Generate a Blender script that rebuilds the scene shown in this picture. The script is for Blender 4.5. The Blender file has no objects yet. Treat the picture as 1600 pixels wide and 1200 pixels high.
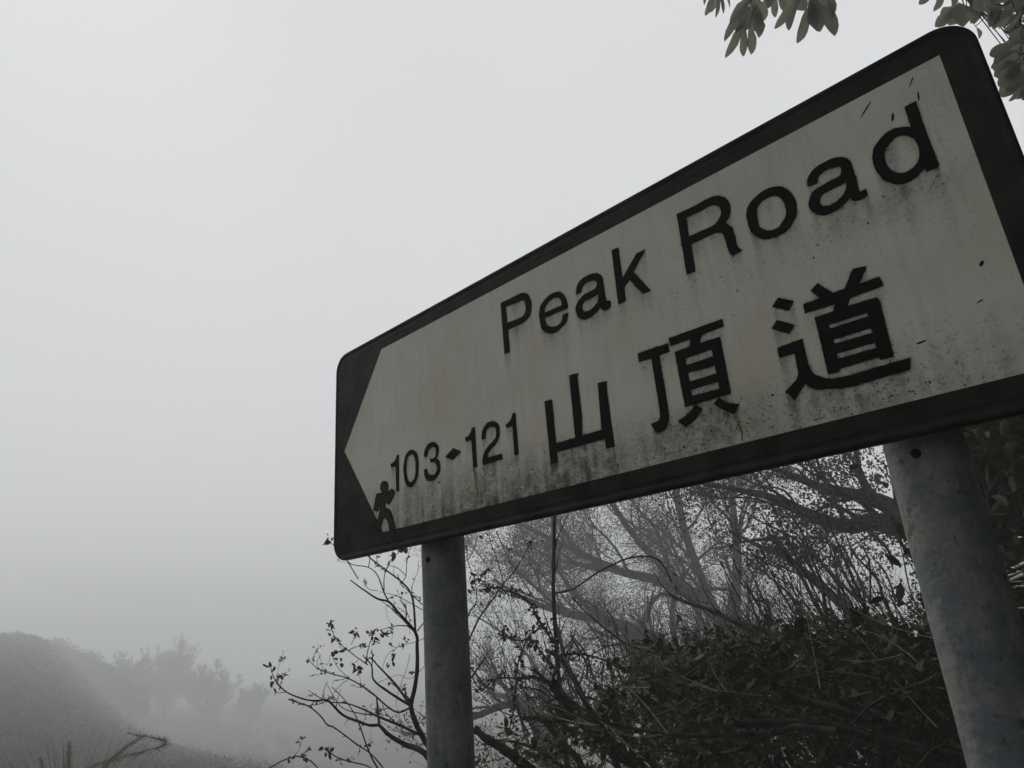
import bpy, math, random
import numpy as np
from mathutils import Matrix, Vector
from mathutils.geometry import tessellate_polygon

SC = bpy.context.scene
COL = SC.collection
# ------------------------------------------------------------------ camera
U = 0.42                                   # metres per unit of sign-face height
Z0 = 1.772                                 # height of the lower edge of the white face
F_PX = 1076.634
CX = np.array([0.7210, 0.6891, -0.0723])   # camera right
CD = np.array([-0.2852, 0.2000, -0.9374])  # camera down
CF = np.array([-0.6315, 0.6965, 0.3408])   # camera forward
CF /= np.linalg.norm(CF)
CX = CX - CF * (CX @ CF); CX /= np.linalg.norm(CX)
CD = np.cross(CF, CX)
CAM = np.array([0.09876 * U, -2.11693 * U, -0.52920 * U + Z0])
cd = bpy.data.cameras.new('camera'); cam = bpy.data.objects.new('camera', cd); COL.objects.link(cam)
cd.sensor_width = 36.0; cd.lens = F_PX / 1600.0 * 36.0
cd.clip_start = 0.02; cd.clip_end = 3000.0
m = Matrix.Identity(4)
for i in range(3):
    m[i][0] = CX[i]; m[i][1] = -CD[i]; m[i][2] = -CF[i]; m[i][3] = CAM[i]
cam.matrix_world = m
SC.camera = cam

# ------------------------------------------------------------------ sky and light
SUN_EL, SUN_ROT = math.radians(46), math.radians(-80)
w = bpy.data.worlds.new('World'); SC.world = w; w.use_nodes = True
nt = w.node_tree; nt.nodes.clear()
out = nt.nodes.new('ShaderNodeOutputWorld'); bg = nt.nodes.new('ShaderNodeBackground')
sky = nt.nodes.new('ShaderNodeTexSky'); sky.sky_type = 'NISHITA'; sky.sun_disc = False
sky.sun_elevation = SUN_EL; sky.sun_rotation = SUN_ROT; sky.air_density = 1.0; sky.dust_density = 4.0
hs = nt.nodes.new('ShaderNodeHueSaturation'); hs.inputs['Saturation'].default_value = 0.0
tc = nt.nodes.new('ShaderNodeTexCoord')
nz = nt.nodes.new('ShaderNodeTexNoise'); nz.inputs['Scale'].default_value = 1.3; nz.inputs['Detail'].default_value = 2
mr = nt.nodes.new('ShaderNodeMapRange'); mr.inputs['To Min'].default_value = 0.93; mr.inputs['To Max'].default_value = 1.07
tint = nt.nodes.new('ShaderNodeMix'); tint.data_type = 'RGBA'; tint.blend_type = 'MIX'
tint.inputs['Factor'].default_value = 0.985                # the cloud deck hides nearly all of the clear sky
tint.inputs['B'].default_value = (8.70, 8.83, 9.02, 1)
mul = nt.nodes.new('ShaderNodeMix'); mul.data_type = 'RGBA'; mul.blend_type = 'MULTIPLY'; mul.inputs['Factor'].default_value = 1
L = nt.links.new
L(sky.outputs[0], hs.inputs['Color']); L(hs.outputs[0], tint.inputs['A'])
L(tc.outputs['Generated'], nz.inputs['Vector']); L(nz.outputs['Fac'], mr.inputs['Value'])
L(tint.outputs['Result'], mul.inputs['A']); L(mr.outputs['Result'], mul.inputs['B'])
L(mul.outputs['Result'], bg.inputs['Color']); bg.inputs['Strength'].default_value = 0.091
L(bg.outputs[0], out.inputs['Surface'])
sl = bpy.data.lights.new('sun', 'SUN'); sl.energy = 1.2; sl.angle = math.radians(16); sl.color = (1, 0.97, 0.93)
so = bpy.data.objects.new('sun', sl); COL.objects.link(so)
sd = Vector((math.sin(SUN_ROT) * math.cos(SUN_EL), math.cos(SUN_ROT) * math.cos(SUN_EL), math.sin(SUN_EL)))
so.rotation_euler = sd.to_track_quat('Z', 'Y').to_euler()
vs = SC.view_settings; vs.view_transform = 'Standard'; vs.look = 'None'; vs.exposure = 0.0; vs.gamma = 1.0
vs.use_curve_mapping = False
cy = SC.cycles
cy.use_denoising = True
cy.max_bounces = 8; cy.diffuse_bounces = 3; cy.glossy_bounces = 2; cy.transmission_bounces = 3
cy.volume_bounces = 6; cy.transparent_max_bounces = 8
HAZE_DENSITY = 0.0122

# ------------------------------------------------------------------ helpers
def at(px, py, d):
    v = CF + CX * ((px - 800.0) / F_PX) + CD * ((py - 600.0) / F_PX)
    v = v / np.linalg.norm(v)
    return CAM + v * d

def norm(v):
    return v / (np.linalg.norm(v, axis=-1, keepdims=True) + 1e-12)

def mesh_obj(name, V, F, mat, parent=None, smooth=False, kind=None, label=None):
    me = bpy.data.meshes.new(name)
    V = np.asarray(V, np.float32)
    if isinstance(F, np.ndarray):
        n, k = F.shape
        me.vertices.add(len(V)); me.vertices.foreach_set('co', V.ravel())
        me.loops.add(n * k); me.loops.foreach_set('vertex_index', F.astype(np.int32).ravel())
        me.polygons.add(n)
        me.polygons.foreach_set('loop_start', np.arange(0, n * k, k, dtype=np.int32))
        me.update(calc_edges=True)
    else:
        me.from_pydata([tuple(map(float, v)) for v in V], [], F)
    me.validate()
    if smooth: me.polygons.foreach_set('use_smooth', [True] * len(me.polygons))
    me.materials.append(mat)
    o = bpy.data.objects.new(name, me); COL.objects.link(o)
    if parent is not None: o.parent = parent
    if kind: o['kind'] = kind
    if label: o['label'] = label
    return o

def thing(name, label, cat, loc=(0, 0, 0), group=None):
    o = bpy.data.objects.new(name, None); COL.objects.link(o)
    o.empty_display_size = 0.1
    o.location = tuple(map(float, loc)); o['label'] = label; o['category'] = cat
    if group: o['group'] = group
    return o

def local(V, root):
    return np.asarray(V, float) - np.array(root.location)

def catmull(P, n=4):
    P = np.asarray(P, float)
    if len(P) < 3: return P
    Q = np.vstack([2 * P[0] - P[1], P, 2 * P[-1] - P[-2]])
    outp = []
    for i in range(1, len(Q) - 2):
        p0, p1, p2, p3 = Q[i - 1], Q[i], Q[i + 1], Q[i + 2]
        for t in np.linspace(0, 1, n, endpoint=False):
            outp.append(0.5 * (2 * p1 + (p2 - p0) * t + (2 * p0 - 5 * p1 + 4 * p2 - p3) * t * t + (3 * p1 - 3 * p2 + p3 - p0) * t ** 3))
    outp.append(Q[-2])
    return np.array(outp)

def tubes(lines, sides=5, rough=0.0, rng=None):
    """lines: list of (pts Nx3, radii N) -> joined verts, quads"""
    groups = {}
    for p, r in lines:
        groups.setdefault(len(p), []).append((p, r))
    VV, FF, off = [], [], 0
    for n, ls in groups.items():
        P = np.array([l[0] for l in ls], float); R = np.array([l[1] for l in ls], float)
        K = len(P)
        T = np.gradient(P, axis=1); T = norm(T)
        ref = np.where(np.abs(T[:, :1, 2:3]) > 0.8, np.array([[[1.0, 0, 0]]]), np.array([[[0, 0, 1.0]]]))
        ref = np.broadcast_to(ref, T.shape)
        A = norm(np.cross(T, ref)); B = np.cross(T, A)
        th = np.arange(sides) * 2 * math.pi / sides
        c, s = np.cos(th), np.sin(th)
        RR = R[:, :, None] * np.ones(sides)
        if rough and rng is not None: RR = RR * (1 + rng.normal(0, rough, RR.shape))
        V = P[:, :, None, :] + (A[:, :, None, :] * c[None, None, :, None] + B[:, :, None, :] * s[None, None, :, None]) * RR[..., None]
        idx = np.arange(K * n * sides).reshape(K, n, sides) + off
        a = idx[:, :-1, :]; b = np.roll(a, -1, axis=2); d = idx[:, 1:, :]; e = np.roll(d, -1, axis=2)
        FF.append(np.stack([a, b, e, d], -1).reshape(-1, 4)); VV.append(V.reshape(-1, 3))
        off += K * n * sides
    return np.vstack(VV), np.vstack(FF)

def leaf_batch(C, D, N, Ln, Wd, fold=0.25, curl=0.15):
    """leaves as folded diamond blades: base, two shoulders, mid rib, tip: 4 quads/tris -> use 2 quads per side"""
    C = np.asarray(C, float); D = norm(np.asarray(D, float)); N = np.asarray(N, float)
    S = norm(np.cross(D, N)); Nn = norm(np.cross(S, D))
    Ln = np.asarray(Ln)[:, None]; Wd = np.asarray(Wd)[:, None]
    base = C; m1 = C + D * Ln * .35 - Nn * Wd * fold * .6; m2 = C + D * Ln * .7 - Nn * (Wd * fold * .5 + Ln * curl * .5); tip = C + D * Ln - Nn * Ln * curl
    l1 = C + D * Ln * .32 + S * Wd * .48; r1 = C + D * Ln * .32 - S * Wd * .48
    l2 = C + D * Ln * .68 + S * Wd * .40 - Nn * Ln * curl * .4; r2 = C + D * Ln * .68 - S * Wd * .40 - Nn * Ln * curl * .4
    V = np.stack([base, m1, m2, tip, l1, l2, r1, r2], 1)
    f = np.array([[0, 1, 4, 4], [1, 2, 5, 4], [2, 3, 5, 5], [0, 6, 1, 1], [6, 7, 2, 1], [7, 3, 2, 2]])
    tri = np.array([[0, 1, 4], [1, 2, 5], [1, 5, 4], [2, 3, 5], [0, 6, 1], [6, 7, 2], [6, 2, 1], [7, 3, 2]])
    k = len(C)
    F = (tri[None] + (np.arange(k) * 8)[:, None, None]).reshape(-1, 3)
    return V.reshape(-1, 3), F

def quad_leaves(C, D, N, Ln, Wd):
    C = np.asarray(C, float); D = norm(np.asarray(D, float)); S = norm(np.cross(D, np.asarray(N, float)))
    Ln = np.asarray(Ln)[:, None]; Wd = np.asarray(Wd)[:, None]
    V = np.stack([C, C + D * Ln * .45 + S * Wd * .5, C + D * Ln, C + D * Ln * .45 - S * Wd * .5], 1)
    return V.reshape(-1, 3), np.arange(len(C) * 4).reshape(-1, 4)

# ------------------------------------------------------------------ materials
def mat(name, base, rough=0.8, spec=0.3, noise=None, bump=0.0, bscale=40.0, transl=0.0, metal=0.0):
    mt = bpy.data.materials.new(name); mt.use_nodes = True
    n = mt.node_tree; bs = n.nodes['Principled BSDF']; lk = n.links.new
    bs.inputs['Base Color'].default_value = (*base, 1); bs.inputs['Roughness'].default_value = rough
    bs.inputs['Specular IOR Level'].default_value = spec; bs.inputs['Metallic'].default_value = metal
    tcn = n.nodes.new('ShaderNodeTexCoord')
    if noise:
        c2, sc, det = noise
        t = n.nodes.new('ShaderNodeTexNoise'); t.inputs['Scale'].default_value = sc; t.inputs['Detail'].default_value = det
        r = n.nodes.new('ShaderNodeValToRGB'); r.color_ramp.elements[0].position = .38; r.color_ramp.elements[1].position = .62
        r.color_ramp.elements[0].color = (*base, 1); r.color_ramp.elements[1].color = (*c2, 1)
        lk(tcn.outputs['Object'], t.inputs['Vector']); lk(t.outputs['Fac'], r.inputs['Fac']); lk(r.outputs['Color'], bs.inputs['Base Color'])
    if bump:
        t2 = n.nodes.new('ShaderNodeTexNoise'); t2.inputs['Scale'].default_value = bscale; t2.inputs['Detail'].default_value = 5
        b = n.nodes.new('ShaderNodeBump'); b.inputs['Strength'].default_value = bump; b.inputs['Distance'].default_value = .01
        lk(tcn.outputs['Object'], t2.inputs['Vector']); lk(t2.outputs['Fac'], b.inputs['Height']); lk(b.outputs['Normal'], bs.inputs['Normal'])
    if transl:
        tr = n.nodes.new('ShaderNodeBsdfTranslucent'); tr.inputs['Color'].default_value = (base[0] * 1.5, base[1] * 1.6, base[2] * 1.2, 1)
        mx = n.nodes.new('ShaderNodeMixShader'); mx.inputs['Fac'].default_value = transl
        o = n.nodes['Material Output']
        lk(bs.outputs[0], mx.inputs[1]); lk(tr.outputs[0], mx.inputs[2]); lk(mx.outputs[0], o.inputs['Surface'])
    return mt

M_BARK = mat('bark', (.018, .016, .012), .9, .1, ((.052, .048, .040), 14, 8), .9, 70)
M_TWIG = mat('twig_bark', (.022, .019, .015), .9, .1, ((.040, .035, .027), 20, 3))
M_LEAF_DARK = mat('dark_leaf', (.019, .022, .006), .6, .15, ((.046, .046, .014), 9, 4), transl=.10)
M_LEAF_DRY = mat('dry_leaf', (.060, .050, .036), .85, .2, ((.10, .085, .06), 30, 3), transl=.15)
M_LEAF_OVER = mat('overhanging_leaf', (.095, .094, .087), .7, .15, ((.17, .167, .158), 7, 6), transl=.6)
M_LEAF_SMALL = mat('small_leaf', (.045, .048, .030), .7, .2, ((.07, .07, .045), 3, 3), transl=.2)
M_TWIG_PALE = mat('pale_twig', (.07, .065, .052), .85, .15, ((.13, .12, .10), 25, 4))
M_PLUME = mat('grass_plume', (.10, .088, .058), .95, .1, ((.14, .12, .085), 12, 3), transl=.3)
M_SCRUB = mat('scrub_leaf', (.020, .022, .012), .8, .1, ((.052, .050, .028), .35, 5), transl=.1)
M_PALE = mat('dried_frond', (.50, .47, .43), .75, .2, ((.62, .59, .55), 30, 3))
M_SOIL = mat('soil', (.055, .048, .034), .95, .1, ((.045, .055, .025), 1.5, 6), .5, 8)
M_ASPHALT = mat('asphalt', (.045, .045, .045), .9, .25, ((.065, .065, .064), 60, 6), .3, 200)
M_CONCRETE = mat('concrete', (.22, .215, .20), .9, .2, ((.30, .29, .27), 6, 6), .3, 60)
M_LINE = mat('road_paint', (.62, .62, .58), .7, .3, ((.45, .45, .42), 25, 5))
M_STONE = mat('wall_stone', (.10, .098, .088), .9, .2, ((.055, .065, .035), 5, 6), .5, 30)
M_MORTAR = mat('mortar', (.07, .07, .062), .95, .1, ((.04, .05, .03), 6, 5), .4, 40)
M_BLACK = mat('black_paint', (.007, .007, .0055), .5, .14, ((.024, .022, .017), 16, 9), .2, 50)
M_LETTER = mat('black_lettering', (.005, .005, .004), .6, .08, ((.008, .0075, .006), 40, 4))
M_BOLT = mat('dark_bolt', (.010, .009, .008), .8, .1, ((.022, .018, .014), 60, 4))
M_GALV = mat('galvanised_steel', (.16, .165, .165), .6, .4, ((.22, .22, .21), 40, 4), metal=.5)
M_STICKER = mat('olive_sticker', (.030, .028, .007), .7, .1, ((.042, .038, .012), 60, 5))
M_STICKER_EDGE = mat('sticker_outline', (.008, .008, .004), .7, .1)
M_SPECK = mat('dirt_speck', (.022, .022, .018), .9, .1)
M_MOSS = mat('green_stain', (.14, .135, .07), .95, .1, ((.26, .25, .17), 60, 4))

# ------------------------------------------------------------------ the street sign
GLYPHS = {
 'P': ['-1850,915c -1747,914 -1716,912 -1696,905 -1677,886 -1667,857 -1666,828 -1673,800 -1689,779 -1707,772 -1725,768 -1817,766c -1816,660c -1849,658c', '-1820,883c -1751,880 -1727,878 -1710,873 -1702,860 -1700,836 -1705,815 -1716,802 -1734,797 -1818,803c'],
 'e': ['-1470,739c -1468,748 -1470,769 -1477,796 -1490,819 -1510,834 -1535,839 -1562,837 -1593,824 -1614,808 -1624,787 -1628,764 -1626,732 -1622,706 -1608,683 -1591,669 -1571,659 -1546,656 -1524,661 -1502,671 -1485,682 -1476,699 -1471,718c -1499,720c -1505,702 -1517,688 -1536,683 -1554,684 -1571,691 -1586,703 -1594,720 -1598,743c', '-1596,767c -1592,787 -1581,801 -1564,811 -1545,814 -1527,812 -1513,805 -1504,793 -1498,771 -1499,764c'],
 'a': ['-1420,782c -1417,801 -1412,814 -1400,830 -1380,840 -1356,843 -1332,842 -1307,834 -1291,823 -1281,809 -1278,787 -1278,755 -1277,720 -1275,695c -1259,690c -1256,681 -1259,664 -1264,659 -1275,656 -1289,657 -1299,664 -1310,679c -1324,670 -1345,661 -1362,656 -1388,655 -1407,664 -1422,680 -1429,702 -1430,723 -1419,742 -1401,756 -1378,766 -1353,767 -1330,768 -1316,774 -1310,786 -1312,799 -1321,807 -1337,812 -1356,814 -1376,808 -1386,796 -1390,781c', '-1310,742c -1310,731 -1314,715 -1322,704 -1337,695 -1354,687 -1371,687 -1385,691 -1394,701 -1396,715 -1390,728 -1379,735 -1360,736 -1337,737 -1321,739'],
 'k': ['-1219,901c -1186,899c -1187,760c -1109,835c -1067,835c -1134,765c -1071,657c -1107,656c -1157,740c -1184,718c -1187,658c -1222,658c'],
 'R': ['-914,915c -854,912 -800,914 -769,913 -750,908 -732,897 -717,879 -709,857 -708,838 -713,817 -723,800 -740,790c -728,776 -719,762 -715,744 -714,715 -714,691 -709,673 -699,658c -738,653c -744,668 -748,692 -750,727 -754,749 -766,762 -782,767 -807,768 -879,767c -881,656c -917,658c', '-878,881c -820,880 -786,882 -764,876 -750,864 -745,850 -746,834 -753,819 -767,807 -786,800 -822,800 -882,801c'],
 'o': ['-658,788 -650,805 -637,819 -618,830 -598,837 -574,840 -548,835 -527,825 -511,808 -499,783 -493,760 -491,737 -495,713 -501,697 -513,681 -528,666 -550,655 -577,655 -594,656 -612,659 -628,670 -643,687 -654,706 -660,729 -661,753 -661,771', '-623,770 -616,790 -600,802 -586,807 -567,806 -551,799 -540,788 -532,771 -528,754 -528,733 -532,715 -540,702 -551,693 -564,684 -580,682 -595,686 -609,695 -620,709 -626,725 -626,746'],
 'a2': ['-443,777c -443,798 -435,811 -421,825 -402,833 -379,836 -354,836 -335,830 -321,822 -310,809 -304,793 -303,772 -303,748 -302,728 -303,705 -303,680c -285,682c -284,659c -298,655 -309,654 -324,658 -330,665 -334,676c -349,666 -365,658 -383,654 -402,652 -419,655 -434,664 -447,679 -454,695 -457,711 -452,726 -443,743 -433,753 -419,757 -398,760 -373,763 -355,763 -343,765 -338,775 -336,789 -342,798 -354,802 -371,805 -388,804 -402,798 -409,789 -413,775c', '-334,734c -336,718 -341,707 -350,697 -364,688 -379,682 -394,680 -405,682 -416,690 -420,702 -418,715 -411,725 -398,730 -378,730 -358,731 -344,732'],
 'd': ['-124,889c -92,889c -92,829 -91,770 -90,725 -90,686 -88,658c -94,650c -123,652c -125,664c -139,656 -155,647 -173,645 -191,647 -206,655 -220,668 -234,687 -241,710 -246,734 -246,756 -244,776 -236,797 -224,812 -206,825 -186,834 -167,835 -154,831 -137,823 -125,814c', '-211,763 -205,779 -194,791 -179,801 -162,804 -146,797 -133,783 -125,765 -122,745 -123,727 -127,711 -134,697 -145,687 -155,681 -171,679 -186,683 -198,694 -207,709 -212,726 -213,745'],
 '1a': ['-2629,370c -2646,368c -2658,347 -2677,338 -2699,334c -2693,316c -2656,318c -2655,188c -2632,183c'],
 '0': ['-2594,297 -2585,328 -2574,352 -2553,367 -2528,371 -2505,362 -2488,347 -2479,324 -2474,294 -2476,259 -2483,228 -2501,203 -2522,188 -2542,184 -2562,195 -2579,216 -2588,247 -2594,271', '-2570,292 -2565,323 -2554,341 -2531,348 -2514,341 -2502,322 -2498,296 -2499,260 -2505,233 -2518,216 -2536,209 -2551,215 -2563,235 -2569,262'],
 '3': ['-2428,311c -2431,326 -2424,347 -2401,367 -2375,372 -2353,369 -2333,354 -2322,336 -2322,317 -2329,299 -2341,288c -2321,270 -2315,250 -2316,231 -2324,211 -2344,194 -2368,185 -2401,187 -2419,200 -2432,221 -2436,250c -2413,250c -2408,232 -2397,220 -2378,212 -2359,212 -2345,222 -2339,242 -2345,258 -2358,271 -2384,274c -2389,297c -2365,290 -2348,297 -2342,315 -2346,335 -2359,346 -2381,348 -2398,337 -2409,310c'],
 'dia': ['-2218,308c -2168,280c -2224,251c -2277,278c'],
 '1b': ['-2067,372c -2088,371c -2097,353 -2113,341 -2135,336c -2132,317c -2094,318c -2092,187c -2067,186c'],
 '2': ['-2029,304c -2025,329 -2012,352 -1990,368 -1961,371 -1934,362 -1915,342 -1912,321 -1915,298 -1925,278 -1943,261 -1968,247 -1990,231 -1997,213c -1909,210c -1908,187c -2030,185c -2030,208 -2020,233 -2009,248 -1987,263 -1961,277 -1940,290 -1935,309 -1937,330 -1950,343 -1971,347 -1991,338 -1999,322 -2004,301c'],
 '1c': ['-1812,371c -1828,371c -1838,352 -1855,338 -1872,334c -1872,318c -1834,316c -1836,187c -1811,186c'],
 'shan': ['-1643,375c -1602,371c -1602,184c -1504,183c -1500,447c -1451,441c -1460,426c -1459,253c -1471,183c -1374,182c -1365,371c -1320,366c -1327,350c -1324,104c -1363,105c -1363,144c -1602,147c -1604,105c -1640,105c'],
 'ding1': ['-1167,430c -1036,427c -1035,393c -1079,392c -1077,219 -1078,168 -1084,140 -1100,119 -1116,111 -1139,112c -1156,150c -1131,152 -1117,159 -1113,178 -1112,244 -1114,391c -1169,396c'],
 'ding2': ['-1030,444c -818,441c -816,413c -902,411c -916,384c -836,381c -836,173c -1011,174c -1016,385c -955,385c -945,410c -1030,412c', '-978,347c -875,346c -875,320c -978,321c', '-978,291c -875,286c -875,256c -977,259c', '-978,228c -875,226c -873,201c -977,205c'],
 'ding3': ['-973,173c -947,151c -979,121 -1021,103c -1047,132c -1012,144 -991,156'],
 'ding4': ['-883,172c -854,145 -814,130c -840,101c -875,127 -898,148 -903,156c'],
 'dao1': ['-616,442c -571,410c -594,384c -643,418c'],
 'dao2': ['-636,368c -586,332c -608,308c -659,345c'],
 'dao3': ['-655,275c -572,279c -572,234 -571,197 -569,174 -561,156 -545,142 -526,131 -506,125 -460,121 -388,122 -297,122c -307,88c -361,88 -432,86 -486,88 -541,100 -563,105 -580,117 -594,133c -637,93c -661,127c -620,154 -608,171c -607,193 -607,239c -656,242c'],
 'dao4': ['-545,388c -492,389c -514,424c -487,440c -451,391c -417,390c -380,444c -341,435c -374,389c -316,388c -311,357c -398,355 -412,350c -420,333c -336,329c -333,313c -337,139c -374,140c -375,150c -485,149c -492,140c -523,144c -521,333c -464,332c -456,352c -547,357c', '-486,294c -374,292c -373,280c -485,282c', '-485,244c -375,243c -373,227c -483,230c', '-484,197c -375,197c -374,179c -485,180c'],
 'man': ['-2774,204 -2788,223 -2786,242 -2771,257 -2748,258 -2728,247 -2719,229 -2720,207 -2729,192c -2702,204 -2687,205 -2671,195 -2665,181 -2677,164 -2695,145 -2715,127c -2743,146c -2746,119c -2713,107c -2696,89 -2683,53 -2669,14 -2668,-5c -2713,-2c -2727,46 -2747,70c -2765,63 -2783,28 -2790,3c -2821,26 -2876,51c -2835,66 -2812,71 -2800,93 -2793,111 -2793,149c -2807,108c -2848,123c -2827,191 -2820,204 -2801,203c'],
}

def loop_pts(s, n=5):
    raw = []
    for t in s.split():
        c = t.endswith('c'); x, z = t.rstrip('c').split(','); raw.append((float(x) / 1000, float(z) / 1000, c))
    k = len(raw); outp = []
    for i in range(k):
        p1, p2 = raw[i], raw[(i + 1) % k]
        a = np.array(p1[:2]); b = np.array(p2[:2])
        outp.append(a)
        if p1[2] and p2[2]: continue
        p0 = a if p1[2] else np.array(raw[i - 1][:2])
        p3 = b if p2[2] else np.array(raw[(i + 2) % k][:2])
        p0 = 2 * a - b if p1[2] else p0
        p3 = 2 * b - a if p2[2] else p3
        for t in np.linspace(0, 1, n, endpoint=False)[1:]:
            outp.append(0.5 * (2 * a + (b - p0) * t + (2 * p0 - 5 * a + 4 * b - p3) * t * t + (3 * a - 3 * b + p3 - p0) * t ** 3))
    return np.array(outp)

def poly_prism(loops, y_front, thick):
    """flat outline with holes in the sign plane -> thin raised piece; units of sign height -> metres"""
    tri = tessellate_polygon([[Vector((p[0], 0, p[1])) for p in l] for l in loops])
    P = np.vstack(loops); n = len(P)
    V = np.zeros((2 * n, 3)); V[:n, 0] = P[:, 0] * U; V[:n, 2] = P[:, 1] * U; V[n:] = V[:n]
    V[:n, 1] = y_front; V[n:, 1] = y_front + thick
    F = []
    for t in tri:
        a, b, c = [V[i] for i in t]
        nrm = np.cross(b - a, c - a)
        F.append(tuple(t) if nrm[1] < 0 else tuple(reversed(t)))
    off = 0
    for l in loops:
        k = len(l)
        for i in range(k): F.append((off + i, off + (i + 1) % k, off + n + (i + 1) % k, off + n + i))
        off += k
    return V, F

sign = thing('street_name_sign', 'black framed street name sign reading Peak Road on two grey posts', 'street sign', (-0.65, 0, 0))
def sg(name, V, F, mt, parent=None, smooth=False, kind=None, label=None, org=None):
    V = np.asarray(V, float) + np.array([0, 0, Z0]) - np.array(sign.location)
    return mesh_obj(name, V, F, mt, parent or sign, smooth, kind, label)

# board: rounded rectangle with a rolled rim, black
X0, X1, ZB, ZT, RC = -3.217, 0.0966, -0.0965, 1.0955, 0.105
def rrect(inset, k=10):
    r = max(RC - inset, .01); P = []
    for cx, cz, a0 in ((X1 - inset - r, ZT - inset - r, 0), (X0 + inset + r, ZT - inset - r, 90), (X0 + inset + r, ZB + inset + r, 180), (X1 - inset - r, ZB + inset + r, 270)):
        for j in range(k + 1):
            a = math.radians(a0 + 90 * j / k); P.append((cx + r * math.cos(a), cz + r * math.sin(a)))
    return np.array(P)
prof = [(.020, .030), (.004, .030), (.0, .026), (.0, .004), (.003, -.0026), (.009, -.004), (.016, -.0034), (.022, -.0012), (.027, .0003), (.036, .0003), (.042, -.0012), (.048, -.0012), (.056, .0)]
rings = [np.c_[rrect(i)[:, 0] * U, np.full(44, y * U), rrect(i)[:, 1] * U] for i, y in prof]
V = np.vstack(rings); F = []
for r in range(len(prof) - 1):
    for i in range(44):
        j = (i + 1) % 44; F.append((r * 44 + i, r * 44 + j, (r + 1) * 44 + j, (r + 1) * 44 + i))
F.append(tuple(range((len(prof) - 1) * 44, len(prof) * 44))); F.append(tuple(reversed(range(44))))
board = sg('board', V, F, M_BLACK)
bv = board.modifiers.new('w', 'WEIGHTED_NORMAL')

# white face with left-pointing arrow end, as a fine grid that carries the dirt
NX, NZ = 520, 150
tipx, tipz, shx = -3.1198, 0.5, -2.7697
letters_order = [k for k in GLYPHS if k != 'man']
def worn(l, rng):
    out_ = []
    for i in range(len(l)):
        a, b = l[i], l[(i + 1) % len(l)]; k_ = max(1, int(np.linalg.norm(b - a) / .006))
        for t in range(k_): out_.append(a + (b - a) * t / k_)
    l = np.array(out_); nz = rng.normal(0, 1, len(l)); nz = (nz + np.roll(nz, 1) + np.roll(nz, -1)) / 3
    t = np.roll(l, -1, 0) - np.roll(l, 1, 0); t = t / (np.linalg.norm(t, axis=1, keepdims=True) + 1e-9)
    return l + np.c_[-t[:, 1], t[:, 0]] * nz[:, None] * .0006
rw_ = np.random.default_rng(12)
GL = {k: [worn(loop_pts(s), rw_) if k != 'man' else loop_pts(s) for s in v] for k, v in GLYPHS.items()}
GXN, GZN = 790, 253
gx = np.linspace(-3.15, 0.01, GXN); gz = np.linspace(-0.005, 1.005, GZN)
mask = np.zeros((GZN, GXN), bool)
def inside(poly, X, Zz):
    c = np.zeros(X.shape, bool); px_, pz_ = poly[:, 0], poly[:, 1]
    j = len(poly) - 1
    for i in range(len(poly)):
        cond = (pz_[i] > Zz) != (pz_[j] > Zz)
        xx = (px_[j] - px_[i]) * (Zz - pz_[i]) / (pz_[j] - pz_[i] + 1e-12) + px_[i]
        c ^= cond & (X < xx); j = i
    return c
for k in letters_order:
    lo = GL[k][0]
    i0, i1 = np.searchsorted(gx, lo[:, 0].min()), np.searchsorted(gx, lo[:, 0].max()) + 1
    j0, j1 = np.searchsorted(gz, lo[:, 1].min()), np.searchsorted(gz, lo[:, 1].max()) + 1
    XX, ZZ = np.meshgrid(gx[i0:i1], gz[j0:j1])
    mm = np.zeros(XX.shape, bool)
    for l in GL[k]: mm ^= inside(l, XX, ZZ)
    mask[j0:j1, i0:i1] |= mm
rg = np.random.default_rng(5)
def smooth1(a, n):
    ker = np.hanning(n + 2)[1:-1]; ker /= ker.sum(); return np.convolve(a, ker, 'same')
colw = smooth1(rg.random(GXN), 9); colw = (colw - colw.min()) / (colw.max() - colw.min())
streak = np.zeros((GZN, GXN)); acc = np.zeros(GXN)
for j in range(GZN - 1, -1, -1):
    acc = np.where(mask[j], 1.0, acc * (0.86 + 0.10 * colw)); streak[j] = acc
halo = mask.astype(float)
for _ in range(2):
    for ax in (0, 1):
        halo = (halo + np.roll(halo, 1, ax) + np.roll(halo, -1, ax)) / 3
XX, ZZ = np.meshgrid(gx, gz)
low = np.clip((0.24 - ZZ) / 0.24, 0, 1) ** 0.9 * (0.35 + 0.65 * np.exp(-((XX + 2.05) / 0.75) ** 2))
low = low * (0.45 + 0.9 * colw[None, :])
low += 0.35 * np.exp(-(((XX + 0.95) / 0.25) ** 2 + ((ZZ - 0.08) / 0.09) ** 2)) + 0.3 * np.exp(-(((XX + 1.5) / 0.2) ** 2 + ((ZZ - 0.05) / 0.07) ** 2))
low += 0.22 * np.exp(-(((XX + 0.42) / 0.2) ** 2 + ((ZZ - 0.04) / 0.07) ** 2)) + 0.25 * np.exp(-(((XX + 0.25) / 0.2) ** 2 + ((ZZ - 0.6) / 0.06) ** 2))
GR = np.clip(0.62 * streak * (0.25 + colw[None, :]) + 0.5 * halo + low, 0, 1)
zz = np.linspace(0, 1, NZ); uu = np.linspace(0, 1, NX)
xl = tipx + (shx - tipx) * np.abs(zz - tipz) / 0.5
Xg = xl[:, None] * (1 - uu[None, :]); Zg = np.repeat(zz[:, None], NX, 1)
V = np.stack([Xg * U, np.full_like(Xg, -0.0007), Zg * U], -1).reshape(-1, 3)
idx = np.arange(NX * NZ).reshape(NZ, NX)
F = np.stack([idx[:-1, :-1], idx[:-1, 1:], idx[1:, 1:], idx[1:, :-1]], -1).reshape(-1, 4)
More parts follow.
